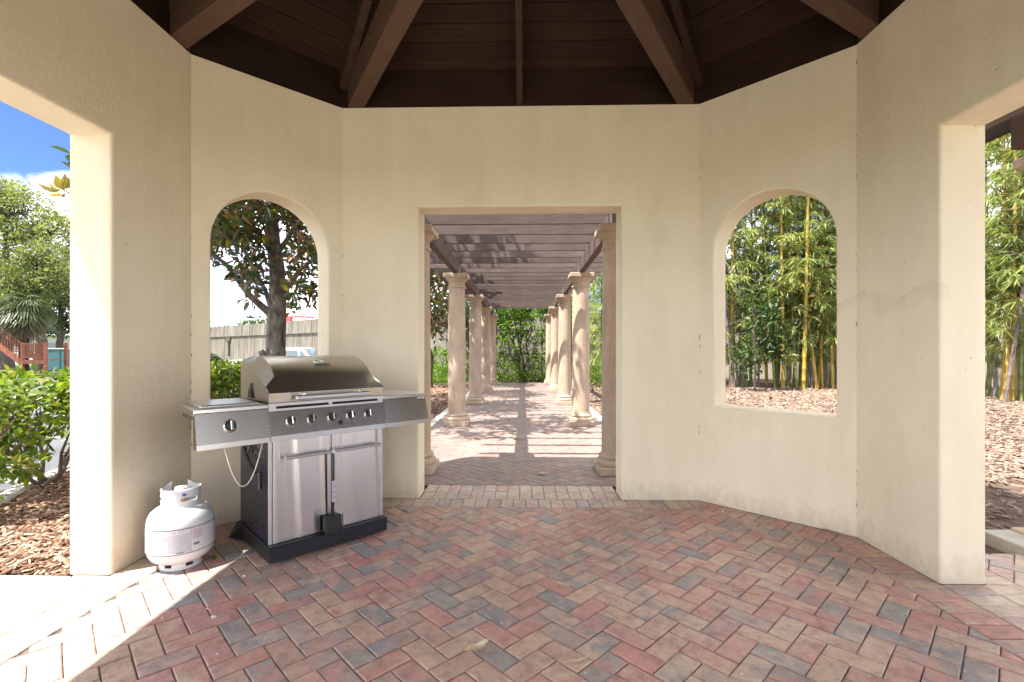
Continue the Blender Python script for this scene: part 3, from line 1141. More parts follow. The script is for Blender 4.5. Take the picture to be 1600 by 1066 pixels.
# side path to the right
spath = link('side_brick_path', None, None, kind='structure')
X0 = HB + 2 * DEP
reg = [(X0 + 0.003, YC - 1.6), (7.0, YC - 1.6), (7.0, YC + 1.25), (X0 + 0.003, YC + 1.25)]
sit = [it + ('brick_pale',) for it in herringbone(reg, (X0, YC))]
sit += [it + ('brick_pale',) for it in soldiers(Vector((HB + 0.248, YC + OW + 0.003, 0)), Vector((HB + 0.248, YC + 1.25, 0)), Vector((1, 0, 0)), 0.162)]
rest = lay(spath, sit, 40, lambda u, v, c: 1540 < u < 1620)
for mk, mb in rest.items():
    mb.build('remaining_bricks', M[mk + '_i'], spath, kind='stuff')
MB().box(HB + 0.248, X0 - 0.002, YC + OW + 0.003, YC + 1.25, -0.06, -0.008).build('joint_sand', M['sand'], spath, kind='stuff')
MB().box(X0 + 0.003, 7.0, YC - 1.6, YC + 1.25, -0.06, -0.008).build('joint_sand', M['sand'], spath, kind='stuff')
for s, nm in ((-1, 0), (1, 1)):
    x = PX + s * (PW + 0.07)
    MB().box(x - 0.065, x + 0.065, 5.3, PY1, -0.08, 0.012, 0.008).build('path_edging', M['concrete'], None, kind='structure')


# ------------------------------------------------------------------ ground
def sstep(a, b, x):
    t = np.clip((np.asarray(x, float) - a) / (b - a), 0, 1)
    return t * t * (3 - 2 * t)


def mound(x, y):
    return 0.26 * sstep(8.0, 13.0, 0.587 * np.asarray(x) + 0.81 * np.asarray(y)) * sstep(1.8, 4.6, x)


def sheet(name, x0, x1, y0, y1, nx, ny, zf, mat, **kw):
    xs, ys = np.linspace(x0, x1, nx), np.linspace(y0, y1, ny)
    X, Y = np.meshgrid(xs, ys)
    V = np.stack([X, Y, zf(X, Y)], -1).reshape(-1, 3)
    i = np.arange(nx * ny).reshape(ny, nx)
    F = np.stack([i[:-1, :-1], i[:-1, 1:], i[1:, 1:], i[1:, :-1]], -1).reshape(-1, 4)
    return link(name, np_mesh(name, V, F, mat, True), None, kind='structure', **kw)


sheet('ground', -400, 400, -400, 400, 9, 9, lambda x, y: x * 0 - 0.42, M['grass'])
sheet('mulch_bed', -4.7, 17, -8, 24, 90, 100, lambda x, y: mound(x, y) - 0.03, M['soil'])
LOT = lambda x: -0.12 + 0.0075 * (np.asarray(x) + 4.8)
sheet('parking_lot', -27, -4.75, -12, 27, 12, 12, lambda x, y: LOT(x), M['asphalt'])
sheet('far_lawn', -60, -27.0, -20, 70, 6, 6, lambda x, y: x * 0 - 0.26, M['grass'])
sheet('verge', -26.9, -5.2, 27.01, 40, 6, 6, lambda x, y: x * 0 - 0.2, M['grass'])
MB().box(-3.95, -HB - DEP - 0.004, YC - 1.9, 2.62, -0.12, 0.0, 0.006).build('concrete_walk', M['concrete'], None, kind='structure')
MB().box(-4.2, 9.0, -9.0, YC - HB - 2 * DEP - 0.004, -0.12, -0.003, 0.006).build('unseen_bounce_plaza', M['concrete'], None, kind='structure')  # unseen pale paving, added to bounce sunlight into the pavilion
# kerb: a short curved return, then straight along the lot
kp = [(-4.12, 3.55), (-4.30, 3.90), (-4.52, 4.3), (-4.72, 4.85), (-4.80, 5.5), (-4.82, 7), (-4.82, 10), (-4.82, 14), (-4.82, 20)]
kp = [(-3.96, 2.70), (-3.99, 3.1)] + kp
mb = MB()
prof = [(-0.075, -0.2), (0.075, -0.2), (0.075, 0.0), (0.055, 0.018), (-0.055, 0.018), (-0.075, 0.0)]
V, F = [], []
for i, p in enumerate(kp):
    a, b = Vector(kp[max(0, i - 1)]), Vector(kp[min(len(kp) - 1, i + 1)])
    d = (b - a).normalized()
    n = Vector((-d.y, d.x))
    V += [(p[0] + n.x * o, p[1] + n.y * o, z) for o, z in prof]
m = len(prof)
for i in range(len(kp) - 1):
    for j in range(m):
        q = (j + 1) % m
        F.append((i * m + j, i * m + q, i * m + m + q, i * m + m + j))
F += [tuple(range(m - 1, -1, -1)), tuple((len(kp) - 1) * m + j for j in range(m))]
mb.add(V, F).build('kerb', M['kerb'], None, kind='structure')


def paint(p, q, w):
    p, q = Vector((*p, 0)), Vector((*q, 0))
    d = (q - p).normalized()
    n = Vector((-d.y, d.x, 0)) * w / 2
    pts = [p - n, q - n, q + n, p + n]
    z = lambda v, o: Vector((v.x, v.y, float(LOT(v.x)) + o))
    MB().hexa([z(v, -0.004) for v in pts], [z(v, 0.004) for v in pts]).build('parking_line', M['line'], None, kind='structure')


for y in (4.6, 7.3, 10.0, 12.7, 15.4):
    paint((-5.1, y + 0.35), (-10.1, y), 0.1)


def chips(name, n, x0, x1, y0, y1, mat, size, keep, zoff=0.0):
    P = np.column_stack([rng.uniform(x0, x1, n), rng.uniform(y0, y1, n)])
    P = P[[bool(keep(x, y)) for x, y in P]]
    n = len(P)
    z = mound(P[:, 0], P[:, 1]) - 0.022 + rng.uniform(0, 0.022, n) + zoff
    L, Wd, H = size * rng.lognormal(0, 0.45, n), size * 0.28 * rng.lognormal(0, 0.4, n), 0.006 * rng.uniform(0.6, 1.6, n)
    a = rng.uniform(0, 2 * pi, n)
    tl, tr = rng.normal(0, 0.22, n), rng.normal(0, 0.3, n)
    D = np.stack([np.cos(a) * np.cos(tl), np.sin(a) * np.cos(tl), np.sin(tl)], 1)
    S = np.stack([-np.sin(a) * np.cos(tr), np.cos(a) * np.cos(tr), np.sin(tr)], 1)
    N = np.cross(D, S)
    C = np.column_stack([P, z])
    V = []
    for sz in (-1, 1):
        for sx, sy, k in ((-1, -0.7, 1), (1, -0.9, 1), (0.85, 1, 1), (-1.1, 0.8, 1)):
            V.append(C + 0.5 * (sx * L[:, None] * D + sy * Wd[:, None] * S + sz * H[:, None] * N))
    V = np.stack(V, 1).reshape(-1, 3)
    i = np.arange(n)[:, None] * 8
    F = np.concatenate([i + np.array([f]) for f in ((4, 5, 6, 7), (0, 1, 5, 4), (1, 2, 6, 5), (2, 3, 7, 6), (3, 0, 4, 7))])
    link(name, np_mesh(name, V, F, mat), None, kind='stuff')


def seen(ranges, pad=70):
    def f(x, y):
        p = project((x, y, 0))
        return p is not None and any(a - pad < p[0] < b + pad and p[1] < 1000 for a, b in ranges)
    return f


lf = seen([(0, 107)])
chips('bark_mulch', 15000, -4.6, -2.5, 2.64, 5.6, M['chips'], 0.05, lambda x, y: x > -4.0 - 0.4 * max(0, y - 3.2) and (y > 2.66 or x < -4) and lf(x, y))
lf2 = seen([(660, 700), (330, 376)], 30)
chips('bark_mulch', 26000, -4.6, -1.55, 5, 17.5, M['chips'], 0.055, lf2)
rf = seen([(1135, 1305)], 60)
chips('pale_mulch', 90000, 3.2, 12.5, 4.5, 15, M['chips_pale'], 0.075, lambda x, y: rf(x, y))
rf2 = seen([(1549, 1600)], 40)
chips('pale_mulch', 60000, 3.0, 13, 3.3, 13, M['chips_pale'], 0.065, lambda x, y: rf2(x, y) and y > 3.1 and not (3.3 < x < 4.9 and y < 4.75 and rng.random() < 0.85))
rf3 = seen([(925, 965)], 30)
chips('pale_mulch', 26000, 1.5, 5, 5, 18, M['chips_pale'], 0.065, rf3)


# ------------------------------------------------------------------ pergolas
def column(parent, x, y, z0=0.0):
    c = MB().lathe([(0.196, 0.075), (0.203, 0.088), (0.206, 0.105), (0.203, 0.122), (0.192, 0.135), (0.172, 0.138), (0.170, 0.15), (0.178, 0.158), (0.181, 0.17), (0.175, 0.182), (0.160, 0.186),
                    (0.152, 0.20), (0.149, 0.25), (0.148, 0.8), (0.146, 1.3), (0.141, 1.8), (0.134, 2.22), (0.134, 2.26), (0.150, 2.268), (0.154, 2.28), (0.150, 2.292), (0.136, 2.298),
                    (0.136, 2.36), (0.142, 2.366), (0.146, 2.372), (0.160, 2.392), (0.176, 2.41), (0.184, 2.43)], 36, (0, 0, z0)).build('column', M['stone'], parent)
    c.location = (x, y, 0)
    b = MB().box(-0.205, 0.205, -0.205, 0.205, z0, z0 + 0.076, 0.008).build('plinth', M['stone'], c)
    MB().box(-0.198, 0.198, -0.198, 0.198, 2.43 + z0, 2.497 + z0, 0.008).build('abacus', M['stone'], c)
    br = MB()
    for s in (-1, 1):
        br.box(-0.04, 0.04, s * 0.0 - 0.0, 0.0 + 0.001, 0, 0.001)
    return c


def bracket(parent, x, y, ax):
    """galvanised strap that ties the beam to the column head"""
    mb = MB()
    for s in (-1, 1):
        if ax == 'y':
            mb.box(x + s * 0.047 - 0.002, x + s * 0.047 + 0.002, y - 0.04, y + 0.04, 2.502, 2.65)
        else:
            mb.box(x - 0.04, x + 0.04, y + s * 0.047 - 0.002, y + s * 0.047 + 0.002, 2.502, 2.65)
    mb.box(x - 0.05, x + 0.05, y - 0.05, y + 0.05, 2.4975, 2.5025)
    return mb.build('strap_bracket', M['galv'], parent)


perg = thing('pergola', 'long dark timber slatted pergola on two rows of cast stone columns', 'pergola', (PX, 0, 0))
CYS = [4.99, 8.05, 11.2, 14.3, 17.35]
for s in (-1, 1):
    for y in CYS:
        column(perg, s * 1.03, y)
        bracket(perg, s * 1.03, y, 'y')
    ob = MB().box(-0.045, 0.045, 0, 13.15, 0, 0.195, 0.004).build('beam', M['pergola_beam'], perg)
    ob.location = (s * 1.03, 4.58, 2.5035)
sl_me = MB().box(-1.60, 1.60, -0.021, 0.021, 0, 0.19, 0.003).mesh('slat', M['pergola'])
for k in range(26):
    ob = link('slat', sl_me, perg, loc=(random.uniform(-0.02, 0.02), 4.62 + 0.505 * k, 2.6995 + random.uniform(0, 0.003)))
    ob.rotation_euler = (random.gauss(0, 0.01), 0, random.gauss(0, 0.002))

perg2 = thing('pergola', 'second slatted pergola whose beam end and column base show past the right hand doorway', 'pergola', (0, 0, 0))
for y in (YC - 1.29, YC + 1.29):
    for x in (3.455, 6.5):
        column(perg2, x, y, 0.0)
        bracket(perg2, x, y, 'x')
    ob = MB().box(0, 3.9, -0.045, 0.045, 0, 0.195, 0.004).build('beam', M['tie'], perg2)
    ob.location = (3.10, y, 2.5035)
sl2 = MB().box(-0.021, 0.021, -1.75, 1.75, 0, 0.19, 0.003).mesh('slat', M['roof_board'])
for k in range(7):
    link('slat', sl2, perg2, loc=(3.27 + 0.505 * k, YC, 2.6995))
MB().box(3.03, 7.0, YC + 1.255, YC + 1.45, -0.12, 0.0745, 0.006).build('path_edging', M['concrete'], None, kind='structure') if False else None
for o in perg2.children:
    if o.name.startswith('column') and o.location.y > YC:
        o.location.z = 0.0
MB().box(3.06, 3.95, 2.80, 3.29, -0.1, 0.055, 0.006).build('column_footing', M['kerb'], None, kind='structure')

# ------------------------------------------------------------------ gas grill
GA = math.atan2(3.312 - 2.801, -0.937 + 1.436)
GO = Vector((-1.452, 2.789, 0))
GW, GD = 0.736, 0.55
grill = thing('gas_grill', 'stainless steel five burner gas grill with side shelves and double doors', 'grill', GO, GA)
MB().box(-0.016, GW + 0.008, -0.052, GD + 0.03, 0.018, 0.108, 0.006).build('plinth_base', M['base_black'], grill)
fl = MB().hexa([(-0.07, GD + 0.0, 0.02), (-0.0165, GD - 0.1, 0.02), (-0.0165, GD + 0.03, 0.02), (-0.06, GD + 0.03, 0.02)], [(-0.018, GD, 0.1), (-0.0165, GD - 0.08, 0.1), (-0.0165, GD + 0.03, 0.1), (-0.018, GD + 0.03, 0.1)])
fl.build('base_foot', M['base_black'], grill)
for x in (0.05, GW - 0.05):
    for y in (0.05, GD - 0.04):
        w = MB().tube([(x - 0.012, y, 0.02), (x + 0.012, y, 0.02)], 0.02, 16).build('caster', M['rubber'], grill)
# cabinet: side panels, back, floor and top rail
for s, x in ((0, 0.0), (1, GW - 0.012)):
    sp = MB().box(x, x + 0.012, 0.014, GD, 0.109, 0.86, 0.002).build('side_panel', M['navy'], grill)
    xs = -0.001 if s == 0 else GW + 0.001
    for r, z in enumerate((0.150, 0.185)):
        for q in range(3):
            y = 0.07 + q * 0.115 + (0.02 if r else 0)
            mb = MB().box(xs - 0.0012, xs + 0.0012, y, y + 0.06, z, z + 0.011)
            mb.build('vent_slot', M['blackslot'], sp)
            MB().hexa([(xs - 0.006, y, z + 0.011), (xs + 0.001, y, z + 0.011), (xs + 0.001, y + 0.06, z + 0.011), (xs - 0.006, y + 0.06, z + 0.011)], [(xs - 0.001, y, z + 0.016), (xs + 0.001, y, z + 0.016), (xs + 0.001, y + 0.06, z + 0.016), (xs - 0.001, y + 0.06, z + 0.016)]).build('louvre', M['navy'], sp)
    for r in range(2):
        for q in range(3):
            y = 0.07 + q * 0.09
            MB().box(xs - 0.002, xs + 0.001, y, y + 0.055, 0.60 + r * 0.05, 0.625 + r * 0.05, 0.0008).build('upper_vent', M['steel_dark'], sp)
MB().box(0.013, GW - 0.013, GD - 0.012, GD - 0.002, 0.109, 0.86).build('back_panel', M['navy'], grill)
MB().box(0.013, GW - 0.013, 0.02, GD - 0.013, 0.109, 0.12).build('cabinet_floor', M['navy'], grill)
MB().box(-0.0015, 0.018, 0.0, 0.0135, 0.109, 0.7135, 0.001).build('corner_strip', M['steel'], grill)
MB().box(GW - 0.018, GW + 0.0015, 0.0, 0.0135, 0.109, 0.7135, 0.001).build('corner_strip', M['steel'], grill)


def dished_door(x0, x1):
    n, m = 36, 18
    V, F = [], []
    for j in range(m + 1):
        for i in range(n + 1):
            u, v = i / n, j / m
            ed = min(1.0, 8 * u, 8 * (1 - u))
            y = -0.012 - 0.0022 * sin(pi * u) ** 2 - ed * (0.0022 * sin(4.2 * pi * u + 0.8 + 0.9 * v + x0 * 5) + 0.0009 * sin(9.0 * pi * u + 2.2 * v)) * (0.7 + 0.3 * sin(2.6 * v + x0 * 9))
            V.append((x0 + (x1 - x0) * u, y, 0.113 + (0.709 - 0.113) * v))
    for j in range(m):
        for i in range(n):
            a = j * (n + 1) + i
            F.append((a, a + 1, a + n + 2, a + n + 1))
    mb = MB().add(V, F, True)
    o = len(V)
    e = [(x0, 0.002, 0.113), (x1, 0.002, 0.113), (x1, 0.002, 0.709), (x0, 0.002, 0.709)]
    bot, top = [i for i in range(n + 1)], [m * (n + 1) + i for i in range(n + 1)]
    lef, rig = [j * (n + 1) for j in range(m + 1)], [j * (n + 1) + n for j in range(m + 1)]
    mb.v += e
    mb.f += [tuple(bot[::-1]) + (o, o + 1), tuple(top) + (o + 2, o + 3), tuple(lef) + (o + 3, o)[:2], tuple(rig[::-1]) + (o + 1, o + 2), (o, o + 3, o + 2, o + 1)]
    mb.sm += [False] * 5
    return mb


MIDX = GW / 2
for x0, x1, h0, h1 in ((0.02, MIDX - 0.0025, 0.075, MIDX - 0.006), (MIDX + 0.0025, GW - 0.02, MIDX + 0.006, GW - 0.045)):
    d = dished_door(x0, x1).build('door', M['steel_door'], grill)
    h = MB().tube([(h0, -0.058, 0.612), (h1, -0.058, 0.612)], 0.0095, 14).build('handle', M['steel'], d)
    st = MB()
    for x in (h0 + 0.02, h1 - 0.02):
        st.tube([(x, -0.05, 0.612), (x, -0.011, 0.612)], 0.007, 10)
    st.build('handle_post', M['steel'], d)
# fire box and sloping control panel
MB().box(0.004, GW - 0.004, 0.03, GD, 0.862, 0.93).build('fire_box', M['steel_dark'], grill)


def slope_panel(x0, x1, zt, zb, yt, yb, lip):
    """sheet fascia whose foot stands forward and turns into an upright lip"""
    pr = [(yt, zt), (yb, zb + lip), (yb, zb), (0.03, zb), (0.03, zt)]
    mb = MB()
    V = [(x0, y, z) for y, z in pr] + [(x1, y, z) for y, z in pr]
    n = len(pr)
    F = [tuple(range(n)), tuple(range(2 * n - 1, n - 1, -1))]
    F += [(i, n + i, n + (i + 1) % n, (i + 1) % n)[::-1] for i in range(n)]
    return mb.add(V, F)


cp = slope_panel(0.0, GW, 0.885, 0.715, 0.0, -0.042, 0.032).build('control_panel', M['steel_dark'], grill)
MB().box(0.0005, GW - 0.0005, -0.0435, -0.0418, 0.7152, 0.7465, 0.0004).build('lip', M['steel'], cp)
vp = MB().box(0.0, GW, -0.002, 0.028, 0.886, 0.934, 0.001).build('vent_panel', M['steel'], grill)
for x0, x1 in ((0.04, MIDX - 0.012), (MIDX + 0.012, GW - 0.04)):
    MB().box(x0, x1, -0.0032, -0.001, 0.900, 0.915).build('vent_slot', M['blackslot'], vp)
pn = Vector((0, -0.138, -0.042)).normalized()                      # normal of the sloping face
pn = Vector((0, -(0.885 - 0.747), -0.042)).normalized()
PU = Vector((0, -0.042, -(0.885 - 0.747)))                          # down the slope
pn = Vector((0, PU.z, -PU.y)).normalized()
if pn.y > 0:
    pn = -pn


def knob(parent, x, base, nrm, r=0.031, turn=0.0):
    """chrome bezel, black skirt and a bright grip bar"""
    q = Vector((0, 0, 1)).rotation_difference(nrm).to_matrix().to_4x4()
    mt = Matrix.Translation(Vector((x, base.y, base.z))) @ q
    def put(mb, nm, mat, par):
        mb.v = [tuple(mt @ Vector(v)) for v in mb.v]
        return mb.build(nm, mat, par)
    b = put(MB().lathe([(r, 0.0), (r * 1.02, 0.004), (r * 0.98, 0.009), (r * 0.86, 0.012), (r * 0.80, 0.009)], 28), 'knob', M['chrome'], parent)
    put(MB().lathe([(r * 0.78, 0.006), (r * 0.76, 0.022), (r * 0.70, 0.027), (r * 0.1, 0.028)], 24), 'knob_skirt', M['black'], b)
    mb = MB().box(-r * 0.17, r * 0.17, -r * 0.74, r * 0.74, 0.02, 0.043, 0.003)
    if turn:
        c, s = cos(turn), sin(turn)
        mb.v = [(x_ * c - y_ * s, x_ * s + y_ * c, z_) for x_, y_, z_ in mb.v]
    put(mb, 'knob_grip', M['chrome'], b)
    return b


kb = Vector((0, 0, 0.885)) + PU * 0.46
for i in range(5):
    knob(cp, 0.118 + i * 0.125, kb, pn)
ib = Vector((0, 0, 0.885)) + PU * 0.74
q = Vector((0, 0, 1)).rotation_difference(pn).to_matrix().to_4x4()
mb = MB().lathe([(0.013, 0), (0.013, 0.006), (0.009, 0.012), (0.002, 0.013)], 18)
mb.v = [tuple(Matrix.Translation((0.42, ib.y, ib.z)) @ q @ Vector(v)) for v in mb.v]
mb.build('igniter_button', M['black'], cp)
# small printed marks under the knobs
for i in range(5):
    p = Vector((0.118 + i * 0.125, 0, 0.885)) + PU * 0.80
    mb = MB()
    for j in range(3):
        a = p + Vector((-0.013 + j * 0.009, 0, 0))
        mb.hexa([a, a + Vector((0.006, 0, 0)), a + Vector((0.006, 0, 0)) + PU * 0.02, a + PU * 0.02], [v + pn * 0.0006 for v in (a, a + Vector((0.006, 0, 0)), a + Vector((0.006, 0, 0)) + PU * 0.02, a + PU * 0.02)])
    mb.build('knob_mark', M['ink'], cp)

# lid
E_ = [(0.0, 0.937), (-0.004, 0.992), (0.004, 1.006), (0.05, 1.030), (0.11, 1.056), (0.18, 1.085), (0.25, 1.115), (0.32, 1.141), (0.40, 1.168), (0.48, 1.186), (0.53, 1.172), (0.545, 1.10), (0.545, 0.937)]
M_ = [(0.0, 0.937), (-0.004, 0.992), (0.050, 1.050), (0.075, 1.088), (0.112, 1.125), (0.16, 1.156), (0.22, 1.182), (0.29, 1.199), (0.37, 1.207), (0.45, 1.206), (0.51, 1.196), (0.54, 1.12), (0.545, 0.937)]
mid_cols = [0.055 + (GW - 0.11) * i / 10 for i in range(11)]
cols = [(0.0, E_)] + [(x, M_) for x in mid_cols] + [(GW, E_)]
V, F = [], []
n = len(E_)
for x, pr in cols:
    for y, z in pr:
        V.append((x, y, z))
for i in range(len(cols) - 1):
    for j in range(1, n - 1):
        F.append((i * n + j, (i + 1) * n + j, (i + 1) * n + j + 1, i * n + j + 1))
lid = MB().add(V, F, True)
lid.f += [tuple(range(n - 1, -1, -1)), tuple((len(cols) - 1) * n + j for j in range(n))]
lid.sm += [False, False]
lid = lid.build('lid', M['steel_lid'], grill, angle=24)
V = []
for x, _ in cols:
    V += [(x, -0.0005, 0.937), (x, -0.0045, 0.9915)]
F = [(2 * i, 2 * i + 2, 2 * i + 3, 2 * i + 1) for i in range(len(cols) - 1)]
MB().add(V, F).build('lid_lip', M['steel_lip'], lid)
hb = MB().box(0.135, GW - 0.125, -0.066, -0.040, 0.948, 0.976, 0.006).build('lid_handle', M['steel'], lid)
for x in (0.19, GW - 0.18):
    MB().box(x - 0.012, x + 0.012, -0.041, -0.0035, 0.962, 0.988, 0.003).build('handle_post', M['chrome'], lid)
for x in (-0.003, GW + 0.003):
    s = -1 if x < 0 else 1
    MB().prism([(x, 0.27, 0.945), (x, 0.37, 0.945), (x, 0.345, 1.0), (x, 0.325, 1.005), (x, 0.31, 1.04), (x, 0.303, 1.04), (x, 0.30, 0.99)], (s * 0.006, 0, 0)).build('hinge_plate', M['black'], lid)
# oval badge with a name bar on the lid's face
bp = Vector((MIDX - 0.005, 0.165, 1.160))
bnrm = Vector((0, -0.5, 0.86)).normalized()
q = Matrix.Translation(bp) @ Vector((0, 0, 1)).rotation_difference(bnrm).to_matrix().to_4x4()
mb = MB()
ring = [(0.030 * cos(t), 0.020 * sin(t) + 0.012, 0.006) for t in [2 * pi * i / 24 for i in range(25)]]
mb.tube(ring, 0.0055, 8, caps=False)
mb.tube([(0, 0.012, 0.005), (0.022, 0.012, 0.007)], 0.004, 6)
mb.v = [tuple(q @ Vector(v)) for v in mb.v]
bd = mb.build('badge_ring', M['chrome'], lid)
mb = MB().box(-0.035, 0.065, -0.026, -0.012, 0.0, 0.006, 0.001)
for i in range(8):
    mb.box(-0.030 + i * 0.0115, -0.023 + i * 0.0115, -0.023, -0.015, 0.006, 0.0075)
mb.v = [tuple(q @ Vector(v)) for v in mb.v]
mb.build('badge_bar', M['steel_dark'], lid)

# side shelves
SW = 0.372
for s in (-1, 1):
    x0, x1 = (-SW, -0.001) if s < 0 else (GW + 0.001, GW + SW - 0.02)
    sh = MB().box(x0, x1, 0.0, 0.43, 0.905, 0.928, 0.003).build('side_shelf', M['steel'], grill)
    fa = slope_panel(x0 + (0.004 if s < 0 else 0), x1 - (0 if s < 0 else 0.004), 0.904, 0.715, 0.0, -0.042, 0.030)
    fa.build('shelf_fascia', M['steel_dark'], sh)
    MB().box(x0 + 0.0045, x1 - 0.0045, -0.0435, -0.0418, 0.7154, 0.744, 0.0004).build('lip', M['steel'], sh)
    ex = x0 - 0.0015 if s < 0 else x1 - 0.0005
    MB().box(ex, ex + 0.002, 0.002, 0.43, 0.893, 0.9265).build('shelf_rim', M['steel'], sh)
    MB().box(x0 + 0.02, x0 + 0.03, 0.03, 0.385, 0.86, 0.904).build('shelf_rib', M['steel_dark'], sh)
    if s < 0:
        MB().box(x0 + 0.035, x1 - 0.04, 0.04, 0.39, 0.9285, 0.944, 0.006).build('burner_cover', M['steel'], sh)
        kz = 0.46
        kbv = Vector((0, 0, 0.904)) + Vector((0, -0.042, -0.159)) * 0.48
        knob(sh, -0.205, kbv, Vector((0, -0.159, -0.042 * -1)).normalized() * -1 if False else pn, 0.036)
    else:
        mb = MB().box(x1 - 0.075, x1 - 0.012, -0.0035, -0.0005, 0.872, 0.903)
        mb.build('rating_sticker', M['label'], sh)
        mb = MB()
        for k in range(4):
            mb.box(x1 - 0.068, x1 - 0.022 - 0.006 * (k % 2), -0.0042, -0.0036, 0.878 + 0.006 * k, 0.8802 + 0.006 * k)
        mb.build('sticker_print', M['ink_grey'], sh)
# hose and the wire of the lighting stick on the left side
hose = [(-0.02, 0.44, 0.72), (-0.022, 0.40, 0.65), (-0.024, 0.33, 0.585), (-0.026, 0.24, 0.535), (-0.026, 0.15, 0.505), (-0.02, 0.10, 0.50)]
MB().tube(hose, 0.0095, 10).build('gas_hose', M['rubber'], grill)
MB().tube([(-0.02, 0.105, 0.52), (-0.02, 0.095, 0.42)], 0.013, 10).build('regulator', M['black'], grill)
MB().tube([(-0.018, 0.28, 0.66), (-0.02, 0.33, 0.60)], 0.006, 8).build('hose_clip', M['chrome'], grill)
wire = []
for i in range(17):
    t = i / 16
    wire.append((-0.20 + 0.185 * t, 0.14 - 0.09 * t, 0.714 - 0.26 * (1 - (2 * t - 1) ** 2) + 0.0 * t))
MB().tube(wire, 0.0032, 6).build('lighter_chain', M['chain'], grill)

# brush that hangs from the door handle
brush = thing('grill_brush', 'black grill brush hanging by its handle from the grill door bar', 'grill brush', GO, GA)
bx = MIDX - 0.012
MB().tube([(bx, -0.070, 0.618), (bx, -0.062, 0.628), (bx, -0.052, 0.626), (bx, -0.046, 0.61)] if False else [(bx, -0.058, 0.598), (bx, -0.0725, 0.606), (bx, -0.074, 0.616), (bx, -0.066, 0.6265), (bx, -0.054, 0.627)], 0.0022, 6).build('hanging_loop', M['chrome'], brush)
hd = MB().tube([(bx, -0.060, 0.60), (bx, -0.060, 0.585), (bx, -0.060, 0.42), (bx, -0.058, 0.30), (bx, -0.056, 0.205)], [0.006, 0.0115, 0.0115, 0.0105, 0.009], 12).build('handle', M['black'], brush)
mb = MB().box(bx - 0.010, bx + 0.010, -0.0722, -0.0705, 0.30, 0.43)
lb = mb.build('paper_label', M['label'], hd)
mb = MB()
for k in range(11):
    mb.box(bx - 0.008, bx + 0.003 + 0.004 * (k % 3), -0.0728, -0.0724, 0.306 + k * 0.011, 0.311 + k * 0.011)
mb.build('label_print', M['ink'], lb)
hdp = MB()
hdp.hexa([(bx - 0.05, -0.082, 0.112), (bx + 0.05, -0.082, 0.112), (bx + 0.05, -0.030, 0.112), (bx - 0.05, -0.030, 0.112)], [(bx - 0.05, -0.076, 0.205), (bx + 0.05, -0.076, 0.205), (bx + 0.05, -0.030, 0.212), (bx - 0.05, -0.030, 0.212)])
hdp.build('brush_head', M['black'], brush)
mb = MB()
mb.tube([(bx - 0.053, -0.086, 0.215), (bx - 0.053, -0.094, 0.10), (bx - 0.030, -0.094, 0.094), (bx + 0.052, -0.094, 0.10), (bx + 0.053, -0.086, 0.215), (bx - 0.053, -0.086, 0.215)], 0.004, 6)
mb.build('scraper_frame', M['black'], brush)

# ------------------------------------------------------------------ gas cylinder
TX, TY = -1.967, 2.785
tank = thing('gas_cylinder', 'white propane cylinder with warning label standing on bricks beside the grill', 'gas cylinder', (TX, TY, 0), R(10))
tr = 0.168
prof = [(0.0, 0.022), (0.06, 0.024), (0.112, 0.036), (0.148, 0.060), (0.163, 0.088), (tr, 0.118), (tr, 0.250), (0.1645, 0.283), (0.151, 0.314), (0.122, 0.340), (0.080, 0.356), (0.0, 0.362)]
MB().lathe(prof, 48, caps=False).build('body', M['white_steel'], tank)
# foot ring with cut-outs
ring = MB()
for i in range(48):
    a0, a1 = 2 * pi * i / 48, 2 * pi * (i + 1) / 48
    gap = (i % 8) in (1, 2, 3)
    zt = 0.016 if gap else 0.05
    P = lambda a, r, z: (r * cos(a), r * sin(a), z)
    ring.hexa([P(a0, 0.100, 0), P(a0, 0.106, 0), P(a1, 0.106, 0), P(a1, 0.100, 0)], [P(a0, 0.100, zt), P(a0, 0.106, zt), P(a1, 0.106, zt), P(a1, 0.100, zt)])
ring.build('foot_ring', M['white_steel'], tank)
# collar: open at the back of the valve, with a hand hole and turned rim
col = MB()
NA = 60
A0, A1 = R(-215), R(95)
def coll_top(t):
    b = 0.438 + 0.008 * sin(t * pi)
    return b + 0.024 * (max(0, 1 - t / 0.07) + max(0, (t - 0.93) / 0.07))
for i in range(NA):
    t0, t1 = i / NA, (i + 1) / NA
    a0, a1 = A0 + (A1 - A0) * t0, A0 + (A1 - A0) * t1
    ti = (t0 + t1) / 2
    P = lambda a, r, z: (r * cos(a), r * sin(a), z)
    hole = any(abs(ti - c) < 0.085 for c in (0.20, 0.56, 0.86)) 
    spans = [(0.342, coll_top(ti))] if not hole else [(0.342, 0.380), (0.408, coll_top(ti))]
    for z0, z1 in spans:
        za, zb = (z1, z1)
        if z1 > 0.42:
            za, zb = coll_top(t0), coll_top(t1)
        r0, r1 = 0.094, 0.098
        col.hexa([P(a0, r0, z0), P(a0, r1, z0), P(a1, r1, z0), P(a1, r0, z0)], [P(a0, r0, za), P(a0, r1, za), P(a1, r1, zb), P(a1, r0, zb)])
    if True:
        col.tube([P(a0, 0.096, coll_top(t0)), P(a1, 0.096, coll_top(t1))], 0.0055, 6, caps=i in (0, NA - 1))
    if hole:
        for zz in (0.380, 0.408):
            col.tube([P(a0, 0.096, zz), P(a1, 0.096, zz)], 0.0042, 6, caps=False)
col.build('collar', M['white_steel'], tank)
v = MB().tube([(0, 0, 0.352), (0, 0, 0.395)], 0.017, 14)
v.tube([(0, 0, 0.387), (0.06 * cos(R(-65)), 0.06 * sin(R(-65)), 0.387)], 0.013, 12)
v = v.build('valve', M['brass'], tank)
